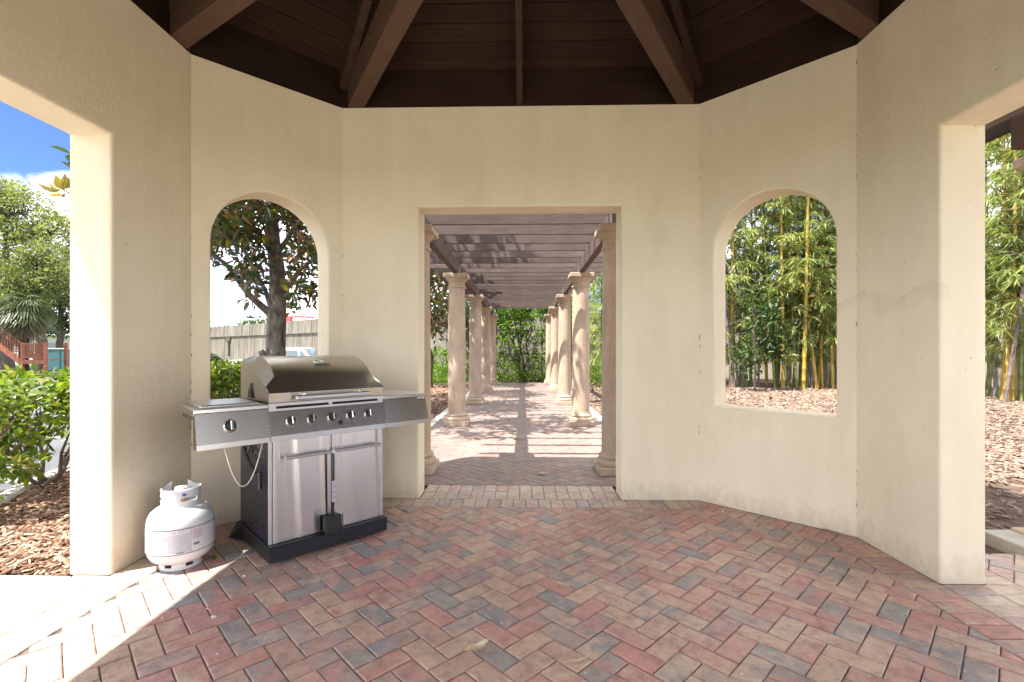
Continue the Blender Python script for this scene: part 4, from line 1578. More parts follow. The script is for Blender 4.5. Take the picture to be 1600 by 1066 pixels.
MB().lathe([(0.030, 0.424), (0.034, 0.430), (0.034, 0.444), (0.028, 0.450), (0.001, 0.451)], 20).build('valve_wheel', M['white_steel'], v)
MB().tube([(0, 0, 0.394), (0, 0, 0.424)], 0.008, 10).build('valve_stem', M['brass'], v)


def wrap(mb, a0, a1, z0, z1, r, n=None):
    n = n or max(1, int((a1 - a0) / R(4)))
    V, F = [], []
    for i in range(n + 1):
        a = a0 + (a1 - a0) * i / n
        V += [(r * cos(a), r * sin(a), z0), (r * cos(a), r * sin(a), z1)]
    for i in range(n):
        F.append((2 * i, 2 * i + 2, 2 * i + 3, 2 * i + 1))
    return mb.add(V, F, True)


LA0, LA1 = R(-205), R(20)
lab = wrap(MB(), LA0, LA1, 0.112, 0.250, tr + 0.0012).build('warning_label', M['label'], tank)
mb = MB()
wrap(mb, LA0, LA1, 0.2470, 0.2512, tr + 0.0018)
wrap(mb, LA0, LA1, 0.1095, 0.1130, tr + 0.0018)
mb.build('label_border', M['ink'], lab)
random.seed(21)
red, blk = MB(), MB()
for k in range(15):
    z = 0.232 - k * 0.0075
    a = R(-165)
    while a < R(-92):
        w = R(random.uniform(2, 8))
        if random.random() < 0.8:
            wrap(red if k not in (0, 6) else blk, a, a + w, z, z + (0.0028 if k in (0, 6) else 0.002), tr + 0.0018, 2)
        a += w + R(1.2)
for k in range(17):
    z = 0.218 - k * 0.006
    a = R(-86)
    while a < R(-52):
        w = R(random.uniform(2, 6))
        wrap(blk, a, min(a + w, R(-50)), z, z + 0.0018, tr + 0.0018, 2)
        a += w + R(1.0)
for c in (R(-78), R(-64)):
    for i in range(12):
        t = 2 * pi * i / 12
        wrap(red, c + R(4) * cos(t) - R(0.6), c + R(4) * cos(t) + R(0.6), 0.2345 + 0.009 * sin(t) - 0.001, 0.2345 + 0.009 * sin(t) + 0.001, tr + 0.0018, 1)
    wrap(red, c - R(3), c + R(3), 0.2338, 0.2352, tr + 0.0019, 2)
for k in range(9):
    wrap(red, R(-46), R(-28) + R(random.uniform(-6, 4)), 0.232 - k * 0.006, 0.234 - k * 0.006, tr + 0.0018, 3)
wrap(blk, R(-44), R(-34), 0.147, 0.160, tr + 0.0018, 2)
wrap(blk, R(-72), R(-60), 0.118, 0.124, tr + 0.0018, 2)
for a in (R(-89), R(-49)):
    wrap(blk, a, a + R(0.6), 0.114, 0.246, tr + 0.0018, 1)
red.build('red_print', M['ink_red'], lab, kind='stuff')
blk.build('black_print', M['ink_grey'], lab, kind='stuff')
mb = MB()
wrap(mb, R(-62), R(-50), 0.414, 0.430, 0.0990, 3)
mb.build('collar_sticker', M['blue'], tank)
random.seed(5)

# ------------------------------------------------------------------ leaves and twigs lying about
def litter(name, label, cat, u, v, L, Wd, ang, mat, curl=0.25, fork=0):
    c = px(u, v, FPX * CZ / (v - 546.1))
    if fork:
        mb = MB()
        for k in range(fork):
            a = ang + (k - (fork - 1) / 2) * 0.22
            mb.tube([(-L / 2 * cos(ang), -L / 2 * sin(ang), 0.003), (0.0, 0.0, 0.006), (L / 2 * cos(a), L / 2 * sin(a), 0.003)], [0.0024, 0.0014, 0.0008], 5)
        return mb.build(name, mat, None, label=label, cat=cat, loc=(c.x, c.y, 0.002))
    n = 8
    V, F = [], []
    for i in range(n + 1):
        t = i / n
        w = Wd * (sin(pi * min(1, t * 0.97 + 0.03)) ** 0.8) * (0.9 + 0.2 * sin(7 * t))
        x = (t - 0.5) * L
        zc = curl * L * (2 * t - 1) ** 2 * 0.35 + 0.003
        for s in (-1, 0, 1):
            yy = s * w / 2
            zz = zc + (0.3 * abs(s) * w * curl * 2)
            V.append((x * cos(ang) - yy * sin(ang), x * sin(ang) + yy * cos(ang), zz))
    for i in range(n):
        for s in (0, 1):
            a = i * 3 + s
            F.append((a, a + 3, a + 4, a + 1))
    m0 = len(V)
    V2 = [(x, y, z + 0.0012) for x, y, z in V]
    F2 = [tuple(reversed([i + m0 for i in f])) for f in F]
    mb = MB().add(V + V2, [f for f in F] and [tuple(reversed(f)) for f in F] + [tuple(reversed(f)) for f in F2], True)
    return mb.build(name, mat, None, label=label, cat=cat, loc=(c.x, c.y, 0.003))


litter('fallen_leaf', 'large curled pale brown dry leaf lying at the front of the brick floor', 'leaf', 746, 1018, 0.12, 0.055, 0.75, M['dryleaf'], 0.5)
litter('fallen_leaf', 'narrow yellow leaf lying to the right of the large curled leaf', 'leaf', 906, 1035, 0.11, 0.018, 0.45, M['dryleaf'], 0.3)
litter('fallen_leaf', 'small pale dry leaf on the bricks at the middle of the floor', 'leaf', 880, 917, 0.08, 0.028, -0.4, M['dryleaf'], 0.4)
litter('fallen_leaf', 'tiny brown leaf bit on the bricks right of the cylinder', 'leaf', 545, 1012, 0.03, 0.02, 0.9, M['dryleaf'], 0.6)
litter('fallen_leaf', 'brown leaf resting at the foot of the wall by the right arched opening', 'leaf', 1300, 832, 0.12, 0.022, -0.75, M['dryleaf'], 0.3)
litter('fallen_leaf', 'small orange leaf against the foot of the right door jamb', 'leaf', 1450, 898, 0.045, 0.03, 0.3, M['needle'], 0.5)
litter('fallen_leaf', 'broad tan leaf on the pergola path near the threshold', 'leaf', 850, 742, 0.11, 0.05, 0.1, M['dryleaf'], 0.3)
litter('fallen_leaf', 'dark green leaf at the middle of the pergola path', 'leaf', 808, 687, 0.13, 0.05, 0.05, M['magnolia'], 0.2)
litter('pine_needles', 'forked orange pine needles lying on the bricks before the right wall', 'pine needles', 1165, 928, 0.13, 0, -0.3, M['needle'], fork=3)
litter('pine_needles', 'short upright orange pine needles farther back on the bricks', 'pine needles', 1160, 880, 0.09, 0, 0.9, M['needle'], fork=2)


# ------------------------------------------------------------------ trees and shrubs
def bent(p, q, sag=0.0, n=6, wob=0.03):
    p, q = Vector(p), Vector(q)
    L = (q - p).length
    out = []
    for i in range(n + 1):
        t = i / n
        o = p.lerp(q, t) + Vector((0, 0, sag * L * 4 * t * (1 - t)))
        if 0 < i < n:
            o += Vector((random.gauss(0, wob), random.gauss(0, wob), random.gauss(0, wob))) * L
        out.append(o)
    return out


def taper(a, b, n):
    return [a + (b - a) * i / n for i in range(n + 1)]


def rand_dirs(n, up=0.0):
    d = rng.normal(0, 1, (n, 3))
    d[:, 2] += up
    return unit(d)


def clump_leaves(clumps, per, L, Wd, mat, name, spread=1.0, up=0.25, fold=0.18, droop=0.15):
    """clumps: list of (centre, radius): leaves stand out from the middle of every clump"""
    Ps, Ds, Ns = [], [], []
    for c, r in clumps:
        n = max(3, int(per * random.uniform(0.7, 1.3)))
        d = rand_dirs(n, up)
        rr = r * spread * rng.uniform(0.15, 1.0, (n, 1)) ** 0.6
        Ps.append(np.array(c)[None] + d * rr)
        dd = unit(d + rng.normal(0, 0.55, (n, 3)))
        Ds.append(dd)
        Ns.append(unit(np.array([[0, 0, 1.0]]) + rng.normal(0, 0.55, (n, 3))))
    P, D, N = np.concatenate(Ps), np.concatenate(Ds), np.concatenate(Ns)
    n = len(P)
    return leaves_mesh(name, P, D, N, L * rng.uniform(0.65, 1.25, n), Wd * rng.uniform(0.7, 1.2, n), mat, fold, droop)


def leafy_tree(name, label, cat, base, height, trunk_r, clusters, leafL, leafW, per, sub, mat, bark, group=None, trunk=None, limbs=None, subr=(0.25, 0.5)):
    """trunk with limbs to every cluster (centre, radii) and leaf clumps spread through the cluster"""
    t = thing(name, label, cat, base, 0, group)
    mb = MB()
    tp = trunk or bent((0, 0, -0.3), (random.uniform(-.2, .2), random.uniform(-.2, .2), height * 0.8), 0, 7, 0.012)
    n = len(tp) - 1
    mb.tube(tp, [trunk_r * (1.25 if i == 0 else 1) * (1 - 0.75 * (i / n) ** 1.2) for i in range(n + 1)], 12)
    for pts, r0, r1 in limbs or []:
        mb.tube(pts, taper(r0, r1, len(pts) - 1), 9)
    cl = []
    for c, rad in clusters:
        c = Vector(c)
        # limb from the trunk towards the cluster
        zt = max(0.25 * height, min(c.z - 0.35 * Vector(rad).length, tp[-1].z * 0.97))
        k = min(range(n + 1), key=lambda i: abs(tp[i].z - zt))
        lp = bent(tp[k], c, 0.06, 5, 0.03)
        mb.tube(lp, taper(trunk_r * 0.34, trunk_r * 0.08, 5), 7)
        for i in range(sub):
            d = Vector(rand_dirs(1)[0])
            f = random.uniform(0.35, 1.0) ** 0.5
            q = c + Vector((d.x * rad[0], d.y * rad[1], d.z * rad[2])) * f
            if random.random() < 0.6:
                s0 = lp[random.choice((3, 4, 5))]
                mb.tube(bent(s0, q, 0.03, 3, 0.04), taper(trunk_r * 0.07, trunk_r * 0.02, 3), 5, caps=False)
            cl.append((q, random.uniform(*subr)))
    mb.build('trunk', bark, t)
    link('crown', clump_leaves(cl, per, leafL, leafW, mat, 'crown'), t, kind='stuff')
    return t


# magnolia that fills the left arch; trunk and limbs follow the picture
MD = 9.1
mbase = px(431, 590, MD)
def rel(u, v, dep, b):
    return px(u, v, dep) - b
B = Vector((mbase.x, mbase.y, 0))
tr_ = [Vector((0, 0, -0.2)), rel(430, 575, MD, B), rel(431, 540, MD, B), rel(432, 500, MD, B), rel(434, 465, MD, B), rel(433, 420, MD, B), rel(427, 380, MD, B), rel(424, 335, MD, B), rel(426, 280, MD, B), rel(430, 180, MD, B), rel(428, 60, MD, B)]
tr_rad = None
limbs = [([rel(424, 492, MD, B), rel(408, 478, MD - .1, B), rel(390, 462, MD - .2, B), rel(368, 432, MD - .3, B), rel(352, 412, MD - .4, B), rel(328, 396, MD - .5, B), rel(280, 385, MD - .6, B)], 0.075, 0.02),
         ([rel(424, 482, MD, B), rel(414, 452, MD + .1, B), rel(398, 425, MD + .2, B), rel(385, 395, MD + .3, B), rel(360, 372, MD + .4, B)], 0.05, 0.015),
         ([rel(440, 462, MD, B), rel(455, 440, MD, B), rel(470, 420, MD - .1, B), rel(490, 405, MD - .2, B), rel(515, 385, MD - .3, B)], 0.06, 0.02),
         ([rel(430, 400, MD, B), rel(445, 380, MD - .3, B), rel(460, 355, MD - .6, B), rel(478, 335, MD - .8, B)], 0.06, 0.02),
         ([rel(425, 395, MD, B), rel(405, 365, MD - .3, B), rel(380, 340, MD - .6, B), rel(350, 325, MD - .9, B)], 0.065, 0.02),
         ([rel(410, 372, MD - .2, B), rel(395, 372, MD - .5, B), rel(360, 372, MD - .8, B), rel(332, 372, MD - 1, B)], 0.05, 0.015),
         ([rel(424, 560, MD, B), rel(412, 556, MD - .1, B), rel(407, 548, MD - .12, B)], 0.10, 0.05)]
mag = thing('magnolia_tree', 'magnolia tree with lichened trunk and brown backed leaves filling the left arched opening', 'tree', B, 0)
mb = MB()
tw = [0.21, 0.185, 0.17, 0.165, 0.15, 0.135, 0.125, 0.115, 0.10, 0.07, 0.03]
mb.tube(tr_, tw, 14)
for pts, r0, r1 in limbs:
    mb.tube(pts, taper(r0, r1, len(pts) - 1), 9)
cl = []
random.seed(31)
spots = [(335, 345), (350, 365), (365, 345), (380, 325), (395, 345), (345, 330), (410, 330), (375, 370), (400, 400), (340, 390), (445, 335), (460, 350), (478, 345), (470, 375), (485, 390), (450, 400), (490, 420), (475, 440), (455, 470), (485, 455), (410, 435), (395, 415), (400, 450), (385, 445), (350, 385), (362, 355), (330, 365), (440, 310), (400, 300), (370, 300), (480, 310), (340, 300), (455, 440), (490, 365), (500, 400), (505, 440), (320, 400), (310, 380), (300, 350)]
for u, v in spots:
    for k in range(4):
        dep = MD + random.uniform(-1.3, 1.3)
        p = px(u + random.gauss(0, 9), v + random.gauss(0, 9) - (6 if v > 380 else 0), dep) - B
        cl.append((p, random.uniform(0.10, 0.2)))
        if random.random() < 0.5:
            q = tr_[random.choice((5, 6, 7))]
            a = min((pp for pts, _, _ in limbs[:6] for pp in pts), key=lambda w: (w - p).length)
            mb.tube(bent(a, p, 0.02, 3, 0.05), taper(0.014, 0.005, 3), 5, caps=False)
for k in range(330):                                  # the rest of the crown, above the arch
    d = Vector(rand_dirs(1)[0])
    f = random.uniform(0.2, 1) ** 0.45
    p = Vector((-0.1, 0, 5.2)) + Vector((d.x * 2.3, d.y * 2.2, d.z * 2.1)) * f
    if p.z > 3.2:
        cl.append((p, random.uniform(0.15, 0.3)))
mb.build('trunk', M['bark_lichen'], mag)
link('crown', clump_leaves(cl, 15, 0.19, 0.075, M['magnolia'], 'crown', up=0.15), mag, kind='stuff')

random.seed(41)
# second magnolia hidden by the left wall, a spray of its leaves shows beside the jamb
m2 = leafy_tree('magnolia_tree', 'magnolia whose leaf spray peeks past the left door jamb against the sky', 'tree', (-4.55, 6.15, 0), 6.6, 0.12,
                [((0.0, 0, 3.6), (0.9, 1.0, 0.9)), ((0.45, 0.5, 4.6), (0.9, 0.9, 0.8)), ((-0.1, -0.2, 5.4), (0.6, 0.6, 0.5)), ((1.5, 0.1, 6.0), (0.9, 1.0, 0.7)), ((2.3, 0.5, 6.4), (0.8, 1.0, 0.6))], 0.19, 0.08, 13, 40, M['magnolia'], M['bark_lichen'], subr=(0.16, 0.3))
sp = px(92, 293, 4.6)
mb = MB()
b2 = Vector((-4.55, 6.15, 0))
tip = sp - b2
mb.tube(bent((0, 0, 2.2), tip, 0.05, 6, 0.015), taper(0.03, 0.006, 6), 7)
mb.build('branch', M['bark_lichen'], m2)
LP, LD, LN = [], [], []
for u, v, du, dv in ((96, 296, -16, -9), (95, 298, -26, -6), (97, 297, -8, -18), (98, 298, 4, -20), (98, 300, -20, 4), (101, 296, 6, -14), (104, 300, -6, 6)):
    a, c = px(u, v, 4.6), px(u + du, v + dv, 4.6 + random.uniform(-.06, .06))
    LP.append(a - b2)
    LD.append(c - a)
    LN.append(Vector((0.3, -0.8, 0.5)) + Vector((random.gauss(0, .3), random.gauss(0, .3), 0)))
LP, LD, LN = (np.array([list(v) for v in a]) for a in (LP, LD, LN))
link('leaf_spray', leaves_mesh('leaf_spray', LP, LD, unit(-LN), np.linalg.norm(LD, axis=1) * 1.25, np.full(len(LP), 0.075), M['backlit']), m2, kind='stuff')

# magnolias along the left side of the pergola; they dapple the path
for i, (x, y, h, lab) in enumerate(((-3.0, 9.6, 5.4, 'magnolia just left of the pergola columns, nearest of the row'), (-2.85, 12.6, 5.2, 'magnolia left of the pergola, its dark trunk seen between doorway and first column'), (-3.0, 15.9, 5.0, 'magnolia at the far left end of the pergola'))):
    leafy_tree('magnolia_tree', lab, 'tree', (x, y, 0), h, 0.13, [((0.1, 0, 2.3), (0.75, 0.9, 0.8)), ((0.3, 0.4, 3.6), (1.1, 1.2, 0.7)), ((0.2, -0.4, 4.6), (1.2, 1.2, 0.8)), ((0.9, 0.1, 4.3), (0.7, 1.2, 0.6))], 0.18, 0.075, 14, 46, M['magnolia'], M['bark'], 'magnolias beside the pergola', subr=(0.18, 0.34))


# hedge shrubs between the pavilion and the parking lot
def shrub(x, y, label, dense=1.0):
    t = thing('hedge_shrub', label, 'shrub', (x, y, -0.03), random.uniform(0, 6), 'clipped shrubs along the kerb')
    mb = MB()
    cl = []
    for k in range(7):
        a = 2 * pi * k / 7 + random.uniform(-.3, .3)
        e = Vector((0.36 * cos(a), 0.36 * sin(a), random.uniform(0.55, 0.85)))
        st = bent((random.uniform(-.04, .04), random.uniform(-.04, .04), -0.02), e, -0.06, 5, 0.05)
        mb.tube(st, taper(0.022, 0.006, 5), 6)
        for j in range(4):
            f = Vector((e.x * random.uniform(.4, 1.5), e.y * random.uniform(.4, 1.5), random.uniform(0.35, 1.0)))
            mb.tube(bent(st[random.choice((2, 3, 4))], f, 0.0, 3, 0.06), taper(0.007, 0.003, 3), 5, caps=False)
    for k in range(int(125 * dense)):
        a, r = random.uniform(0, 2 * pi), 0.52 * random.uniform(0.05, 1) ** 0.5
        z = random.uniform(0.70, 1.0) if random.random() < 0.72 else random.uniform(0.25, 0.75)
        cl.append((Vector((r * cos(a), r * sin(a), z)), random.uniform(0.06, 0.12)))
    mb.build('stem', M['twig'], t)
    link('foliage', clump_leaves(cl, 14, 0.085, 0.042, M['hedge'], 'foliage', up=0.5, fold=0.1, droop=0.2), t, kind='stuff')
    return t


hl = ['hedge shrub with bare lower twigs, nearest to the left door jamb', 'hedge shrub at the left edge of the photo before the white parking lines', 'hedge shrub behind the left wall beside the kerb',
      'hedge shrub behind the wall farther along the kerb', 'bright hedge shrub seen through the left arch beside the grill lid', 'hedge shrub through the left arch near the magnolia trunk', 'hedge shrub next to the magnolia trunk behind the grill lid']
for i, (x, y) in enumerate(((-4.42, 4.42), (-4.25, 3.52), (-4.5, 5.35), (-4.5, 6.2), (-4.52, 7.05), (-4.52, 7.85), (-4.5, 8.4))):
    shrub(x, y, hl[i], 1.0 if i < 2 else 1.1)


# bamboo
def bamboo(label, h, r, mat, base_z, nspray, seed, z0=1.0):
    random.seed(seed)
    t = thing('bamboo', label, 'bamboo')
    mb = MB()
    lean = Vector((random.uniform(-.5, .5), random.uniform(-.5, .5), 0))
    n = int(h / 0.26)
    P = []
    for i in range(n + 1):
        f = i / n
        P.append(Vector((lean.x * f ** 1.8, lean.y * f ** 1.8, h * f)) + Vector((0.02 * sin(3 * f + seed), 0.02 * cos(4 * f + seed), 0)))
    pts, rad = [], []
    for i in range(n):
        rr = r * (1 - 0.75 * (i / n) ** 1.5)
        a, b = P[i], P[i + 1]
        pts += [a, a.lerp(b, 0.05), a.lerp(b, 0.95)]
        rad += [rr * 1.12, rr, rr * 0.99]
    mb.tube(pts, rad, 8)
    mb.build('culm', mat, t)
    LP, LD = [], []
    tw = MB()
    for k in range(nspray):
        f = random.uniform(z0 / h, 1.0)
        i = min(n - 1, int(f * n))
        a = random.uniform(0, 2 * pi)
        L = random.uniform(0.25, 0.9) * (1.1 - 0.5 * f)
        o = P[i]
        e = o + Vector((cos(a) * L, sin(a) * L, random.uniform(-0.1, 0.35) * L))
        tw.tube([o, o.lerp(e, 0.5) + Vector((0, 0, 0.06)), e], [0.006, 0.004, 0.002], 4, caps=False)
        for s in range(3):
            q = o.lerp(e, random.uniform(0.45, 1.0))
            for j in range(random.randint(5, 8)):
                b = a + random.gauss(0, 1.1)
                LP.append(q + Vector((random.gauss(0, .02), random.gauss(0, .02), random.gauss(0, .02))))
                LD.append(Vector((cos(b), sin(b), random.uniform(-0.9, 0.25))))
    tw.build('branchlet', mat, t, kind='stuff')
    LP, LD = np.array([list(v) for v in LP]), np.array([list(v) for v in LD])
    m = len(LP)
    N = unit(np.array([[0, 0, 1.0]]) + rng.normal(0, 0.45, (m, 3)))
    link('foliage', blades_mesh('foliage', LP, LD, N, rng.uniform(0.13, 0.28, m), rng.uniform(0.018, 0.034, m), M['bamboo_leaf'], 0.35), t, kind='stuff')
    return t


kinds = [('culm_yellow', 0.044, 7.5, 'golden bamboo culm'), ('culm_green', 0.035, 6.8, 'green bamboo culm'), ('culm_grey', 0.032, 7.0, 'grey brown bamboo culm'), ('culm_yellow', 0.036, 6.5, 'golden bamboo culm'), ('culm_green', 0.045, 7.6, 'green bamboo culm')]
protos = [bamboo('x', h, r, M[m], 0.2, 74, 60 + i, (1.7, 0.8, 1.3, 1.2, 1.3)[i]) for i, (m, r, h, _) in enumerate(kinds)]
random.seed(77)
used = set()


def plant_bamboo(k, x, y, label, group, rz=None):
    o = protos[k] if k not in used else copy_tree(protos[k])
    used.add(k)
    o.location = (x, y, float(mound(x, y)) - 0.05)
    o.rotation_euler = (random.gauss(0, 0.04), random.gauss(0, 0.04), random.uniform(0, 6.28) if rz is None else rz)
    s = random.uniform(0.9, 1.12)
    o.scale = (s, s, s)
    o['label'], o['group'] = label, group


kname = {0: 'golden yellow bamboo culm', 3: 'golden yellow bamboo culm', 1: 'slender green bamboo culm', 4: 'slender green bamboo culm', 2: 'grey brown bamboo culm'}


def bamboo_label(u, k, back):
    if u < 1345:
        w = 'at the left edge of' if u < 1157 else 'in the left half of' if u < 1215 else 'in the middle of' if u < 1258 else 'in the right half of' if u < 1283 else 'at the right edge of'
        where = w + ' the right arched opening'
    else:
        where = ('next to the door jamb in' if u < 1566 else 'in the middle of' if u < 1584 else 'at the outer edge of') + ' the right doorway'
    nm = kname[k] if not back else kname[k].replace('slender ', '').replace('grey brown', 'grey').replace(' culm', '')
    return nm + (' of the rear row ' if back else ' ') + where, kname[k].rsplit(' ', 1)[0] + (' of the rear row' if back else ' before the fence')


# (pixel across, distance, kind) read from the photograph, then fill behind
row = [(1140, 12.9, 0), (1146, 12.7, 2), (1152, 13.3, 2), (1160, 12.9, 2), (1168, 13.4, 1), (1210, 12.4, 1), (1222, 12.3, 0), (1232, 12.6, 4), (1246, 12.3, 1), (1254, 11.9, 0), (1262, 12.7, 4), (1270, 12.2, 2), (1275, 12.0, 3), (1279, 12.5, 0), (1285, 12.2, 3), (1290, 12.6, 2), (1296, 12.3, 4), (1303, 12.1, 0), (1312, 12.4, 2)]
row += [(1120, 13.1, 1), (1105, 13.5, 4), (1325, 11.8, 4), (1340, 11.6, 0)]
row += [(1556, 9.9, 2), (1563, 9.6, 0), (1569, 9.3, 2), (1574, 9.4, 0), (1580, 9.5, 0), (1586, 9.9, 2), (1592, 9.4, 4), (1598, 9.6, 2), (1607, 9.3, 0), (1549, 10.2, 1), (1540, 10.4, 4), (1620, 9.2, 2)]
for u, dep, k in row:
    p = px(u, 546, dep)
    plant_bamboo(k, p.x, p.y, *bamboo_label(u, k, False))
for u in list(range(1110, 1345, 33)) + list(range(1530, 1650, 26)):
    w = (u - 1100) / 500
    p = px(u + random.uniform(-8, 8), 546, (14.3 - 4.0 * w) + random.uniform(-0.3, 0.5))
    k = random.choice((1, 4, 2, 1, 4))
    plant_bamboo(k, p.x, p.y, *bamboo_label(u, k, True))
random.seed(303)
for u in (1143, 1156, 1164, 1174, 1186, 1198, 1216, 1227, 1240, 1250, 1267, 1288, 1299, 1308):
    p = px(u, 546, random.uniform(12.4, 13.6))
    k = random.choice((1, 2, 1, 2, 3))
    plant_bamboo(k, p.x, p.y, *bamboo_label(u, k, False))
for u, dep in ((938, 15.5), (946, 14.4), (956, 15.2), (930, 17.0), (975, 14.8), (990, 14.3), (1010, 14.6), (1040, 14.2), (1070, 14.0)):
    p = px(u, 546, dep)
    plant_bamboo(random.choice((1, 4)), p.x, p.y, 'green bamboo growing right of the pergola end', 'bamboo right of the pergola')

# broad leaved shrub among the bamboo, in the right arch
random.seed(90)
p = px(1180, 546, 11.6)
leafy_tree('evergreen_shrub', 'dark glossy broad leaved shrub standing before the bamboo in the right arch', 'shrub', (p.x, p.y, float(mound(p.x, p.y))), 2.6, 0.035,
           [((-0.25, 0, 0.75), (0.4, 0.35, 0.45)), ((0.3, 0.1, 1.5), (0.35, 0.35, 0.5)), ((0.05, 0, 1.9), (0.4, 0.4, 0.45)), ((0.45, 0, 1.1), (0.25, 0.25, 0.3))], 0.15, 0.055, 10, 22, M['darkleaf'], M['bark'], subr=(0.1, 0.2))


# chain link fence along the back and the right
def fence(pts, h, mat, label, post_r=0.03):
    t = thing('chain_link_fence', label, 'fence', (pts[0][0], pts[0][1], 0))
    o = Vector((pts[0][0], pts[0][1], 0))
    mb_r = []
    V, F = [], []
    for a, b in zip(pts, pts[1:]):
        a, b = Vector((*a, 0)), Vector((*b, 0))
        L = (b - a).length
        e = (b - a).normalized()
        z0 = max(float(mound(a.x, a.y)), float(mound(b.x, b.y))) * 0.8
        for f in np.arange(0, L, 2.4):
            q = a + e * f - o
            MB().tube([q + Vector((0, 0, -0.2)), q + Vector((0, 0, z0 + h + 0.05))], post_r, 8).build('post', mat, t)
        for z in (h, h * 0.52 if mat is M['fence_black'] else 0.08):
            MB().tube([a - o + Vector((0, 0, z0 + z)), b - o + Vector((0, 0, z0 + z))], 0.021, 8).build('rail', mat, t)
        s = 0.075
        r = 0.0024
        for sg in (1, -1):
            for c in np.arange(-h, L + h, s):
                x0, x1 = (c, c + h) if sg > 0 else (c + h, c)
                za, zb = 0.05, h
                # clip to the bay
                if min(x0, x1) < 0 or max(x0, x1) > L:
                    def cl_(xx):
                        return max(0, min(L, xx))
                    xa, xb = cl_(x0), cl_(x1)
                    if abs(xa - xb) < 0.02:
                        continue
                    za, zb = 0.05 + (h - .05) * (xa - x0) / (x1 - x0), 0.05 + (h - .05) * (xb - x0) / (x1 - x0)
                    x0, x1 = xa, xb
                p, q = a - o + e * x0 + Vector((0, 0, z0 + za)), a - o + e * x1 + Vector((0, 0, z0 + zb))
                nn = Vector((-e.y, e.x, 0)) * r
                up = Vector((0, 0, r))
                i = len(V)
                V += [p - up, p + nn, p + up, p - nn, q - up, q + nn, q + up, q - nn]
                F += [(i, i + 1, i + 5, i + 4), (i + 1, i + 2, i + 6, i + 5), (i + 2, i + 3, i + 7, i + 6), (i + 3, i, i + 4, i + 7)]
    MB().add(V, F).build('wire_mesh', mat, t, kind='stuff')
    return t


fence([(-4.0, 20.0), (2.4, 19.6)], 2.0, M['fence_black'], 'black chain link fence closing the view at the end of the pergola', 0.028)
fence([(2.45, 19.55), (6.4, 14.4), (15.0, 8.2)], 2.1, M['fence_grey'], 'grey chain link fence running behind the bamboo')

# beige block wall beyond the fence
def long_wall(name, label, pts, z0, z1, th, mat, cope=None, joints=None):
    t = thing(name, label, 'wall', (pts[0][0], pts[0][1], 0))
    o = Vector((pts[0][0], pts[0][1], 0))
    for a, b in zip(pts, pts[1:]):
        a, b = Vector((*a, 0)) - o, Vector((*b, 0)) - o
        e = (b - a).normalized()
        L = (b - a).length
        nb = max(1, int(L / (joints or 4)))
        for i in range(nb):
            p, q = a + e * (L * i / nb + 0.012), a + e * (L * (i + 1) / nb - 0.012)
            n = Vector((-e.y, e.x, 0)) * th / 2
            zb, zt = Vector((0, 0, z0)), Vector((0, 0, z1))
            MB().hexa([p - n + zb, q - n + zb, q + n + zb, p + n + zb], [p - n + zt, q - n + zt, q + n + zt, p + n + zt]).build('panel', mat, t)
    return t


wall_r = long_wall('boundary_wall', 'plain beige boundary wall beyond the chain link fence', [(-6.0, 23.5), (3.6, 22.0), (9.0, 16.4), (18.5, 9.6)], -0.3, 2.9, 0.2, M['wall_beige'], joints=2.4)

# plants at the far end of the pergola
random.seed(101)
for i, (x, y, h, lab) in enumerate(((0.05, 18.9, 3.6, 'many stemmed small tree in the middle beyond the pergola end'), (-1.4, 19.1, 3.4, 'many stemmed small tree left beyond the pergola end'), (1.5, 18.9, 3.6, 'many stemmed small tree right beyond the pergola end'))):
    t = thing('multi_stem_tree', lab, 'tree', (x, y, 0), 0)
    mb, cl = MB(), []
    for k in range(7):
        a = random.uniform(0, 6.28)
        e = Vector((cos(a) * random.uniform(0.5, 1.3), sin(a) * 0.5, h * random.uniform(0.75, 1.0)))
        st = bent((random.uniform(-.15, .15), random.uniform(-.1, .1), -0.1), e, -0.03, 6, 0.015)
        mb.tube(st, taper(0.045, 0.012, 6), 7)
        for j in range(17):
            cl.append((st[random.choice((4, 5, 6))] + Vector((random.gauss(0, .4), random.gauss(0, .3), random.gauss(0.0, .45))), random.uniform(0.15, 0.3)))
    mb.build('trunk', M['bark'], t)
    link('crown', clump_leaves(cl, 14, 0.17, 0.05, M['groundcover'] if i != 1 else M['darkleaf'], 'crown', up=-0.1, droop=0.4), t, kind='stuff')
cl = []
for k in range(520):
    cl.append((Vector((random.uniform(-4.2, 4.5), random.uniform(18.5, 19.5), random.uniform(0.05, 1.15) ** 1.3)), random.uniform(0.12, 0.25)))
for k in range(120):
    cl.append((Vector((random.uniform(-4.4, -2.6), random.uniform(16.5, 19.5), random.uniform(0.05, 0.6))), random.uniform(0.12, 0.25)))
    cl.append((Vector((random.uniform(2.0, 4.6), random.uniform(15.5, 18.5), random.uniform(0.05, 0.9))), random.uniform(0.12, 0.25)))
link('undergrowth', clump_leaves(cl, 22, 0.12, 0.04, M['groundcover'], 'undergrowth', up=0.5), None, kind='stuff')
random.seed(105)
for x, lab in ((-2.3, 'leafy tree whose boughs hang over the pergola end at left'), (2.2, 'leafy tree whose boughs hang over the pergola end at right')):
    s_ = 1 if x < 0 else -1
    leafy_tree('broadleaf_tree', lab, 'tree', (x, 20.6, -0.1), 5.0, 0.1, [((s_ * 0.8, -0.6, 3.0), (1.3, 0.7, 0.6)), ((s_ * 1.9, -0.7, 3.1), (1.0, 0.7, 0.5)), ((-0.3, -0.3, 2.6), (0.8, 0.7, 0.9)), ((0.2, 0.2, 4.4), (1.5, 1.0, 0.9))], 0.16, 0.05, 18, 60, M['darkleaf'], M['bark'], 'trees at the pergola end', subr=(0.18, 0.34))
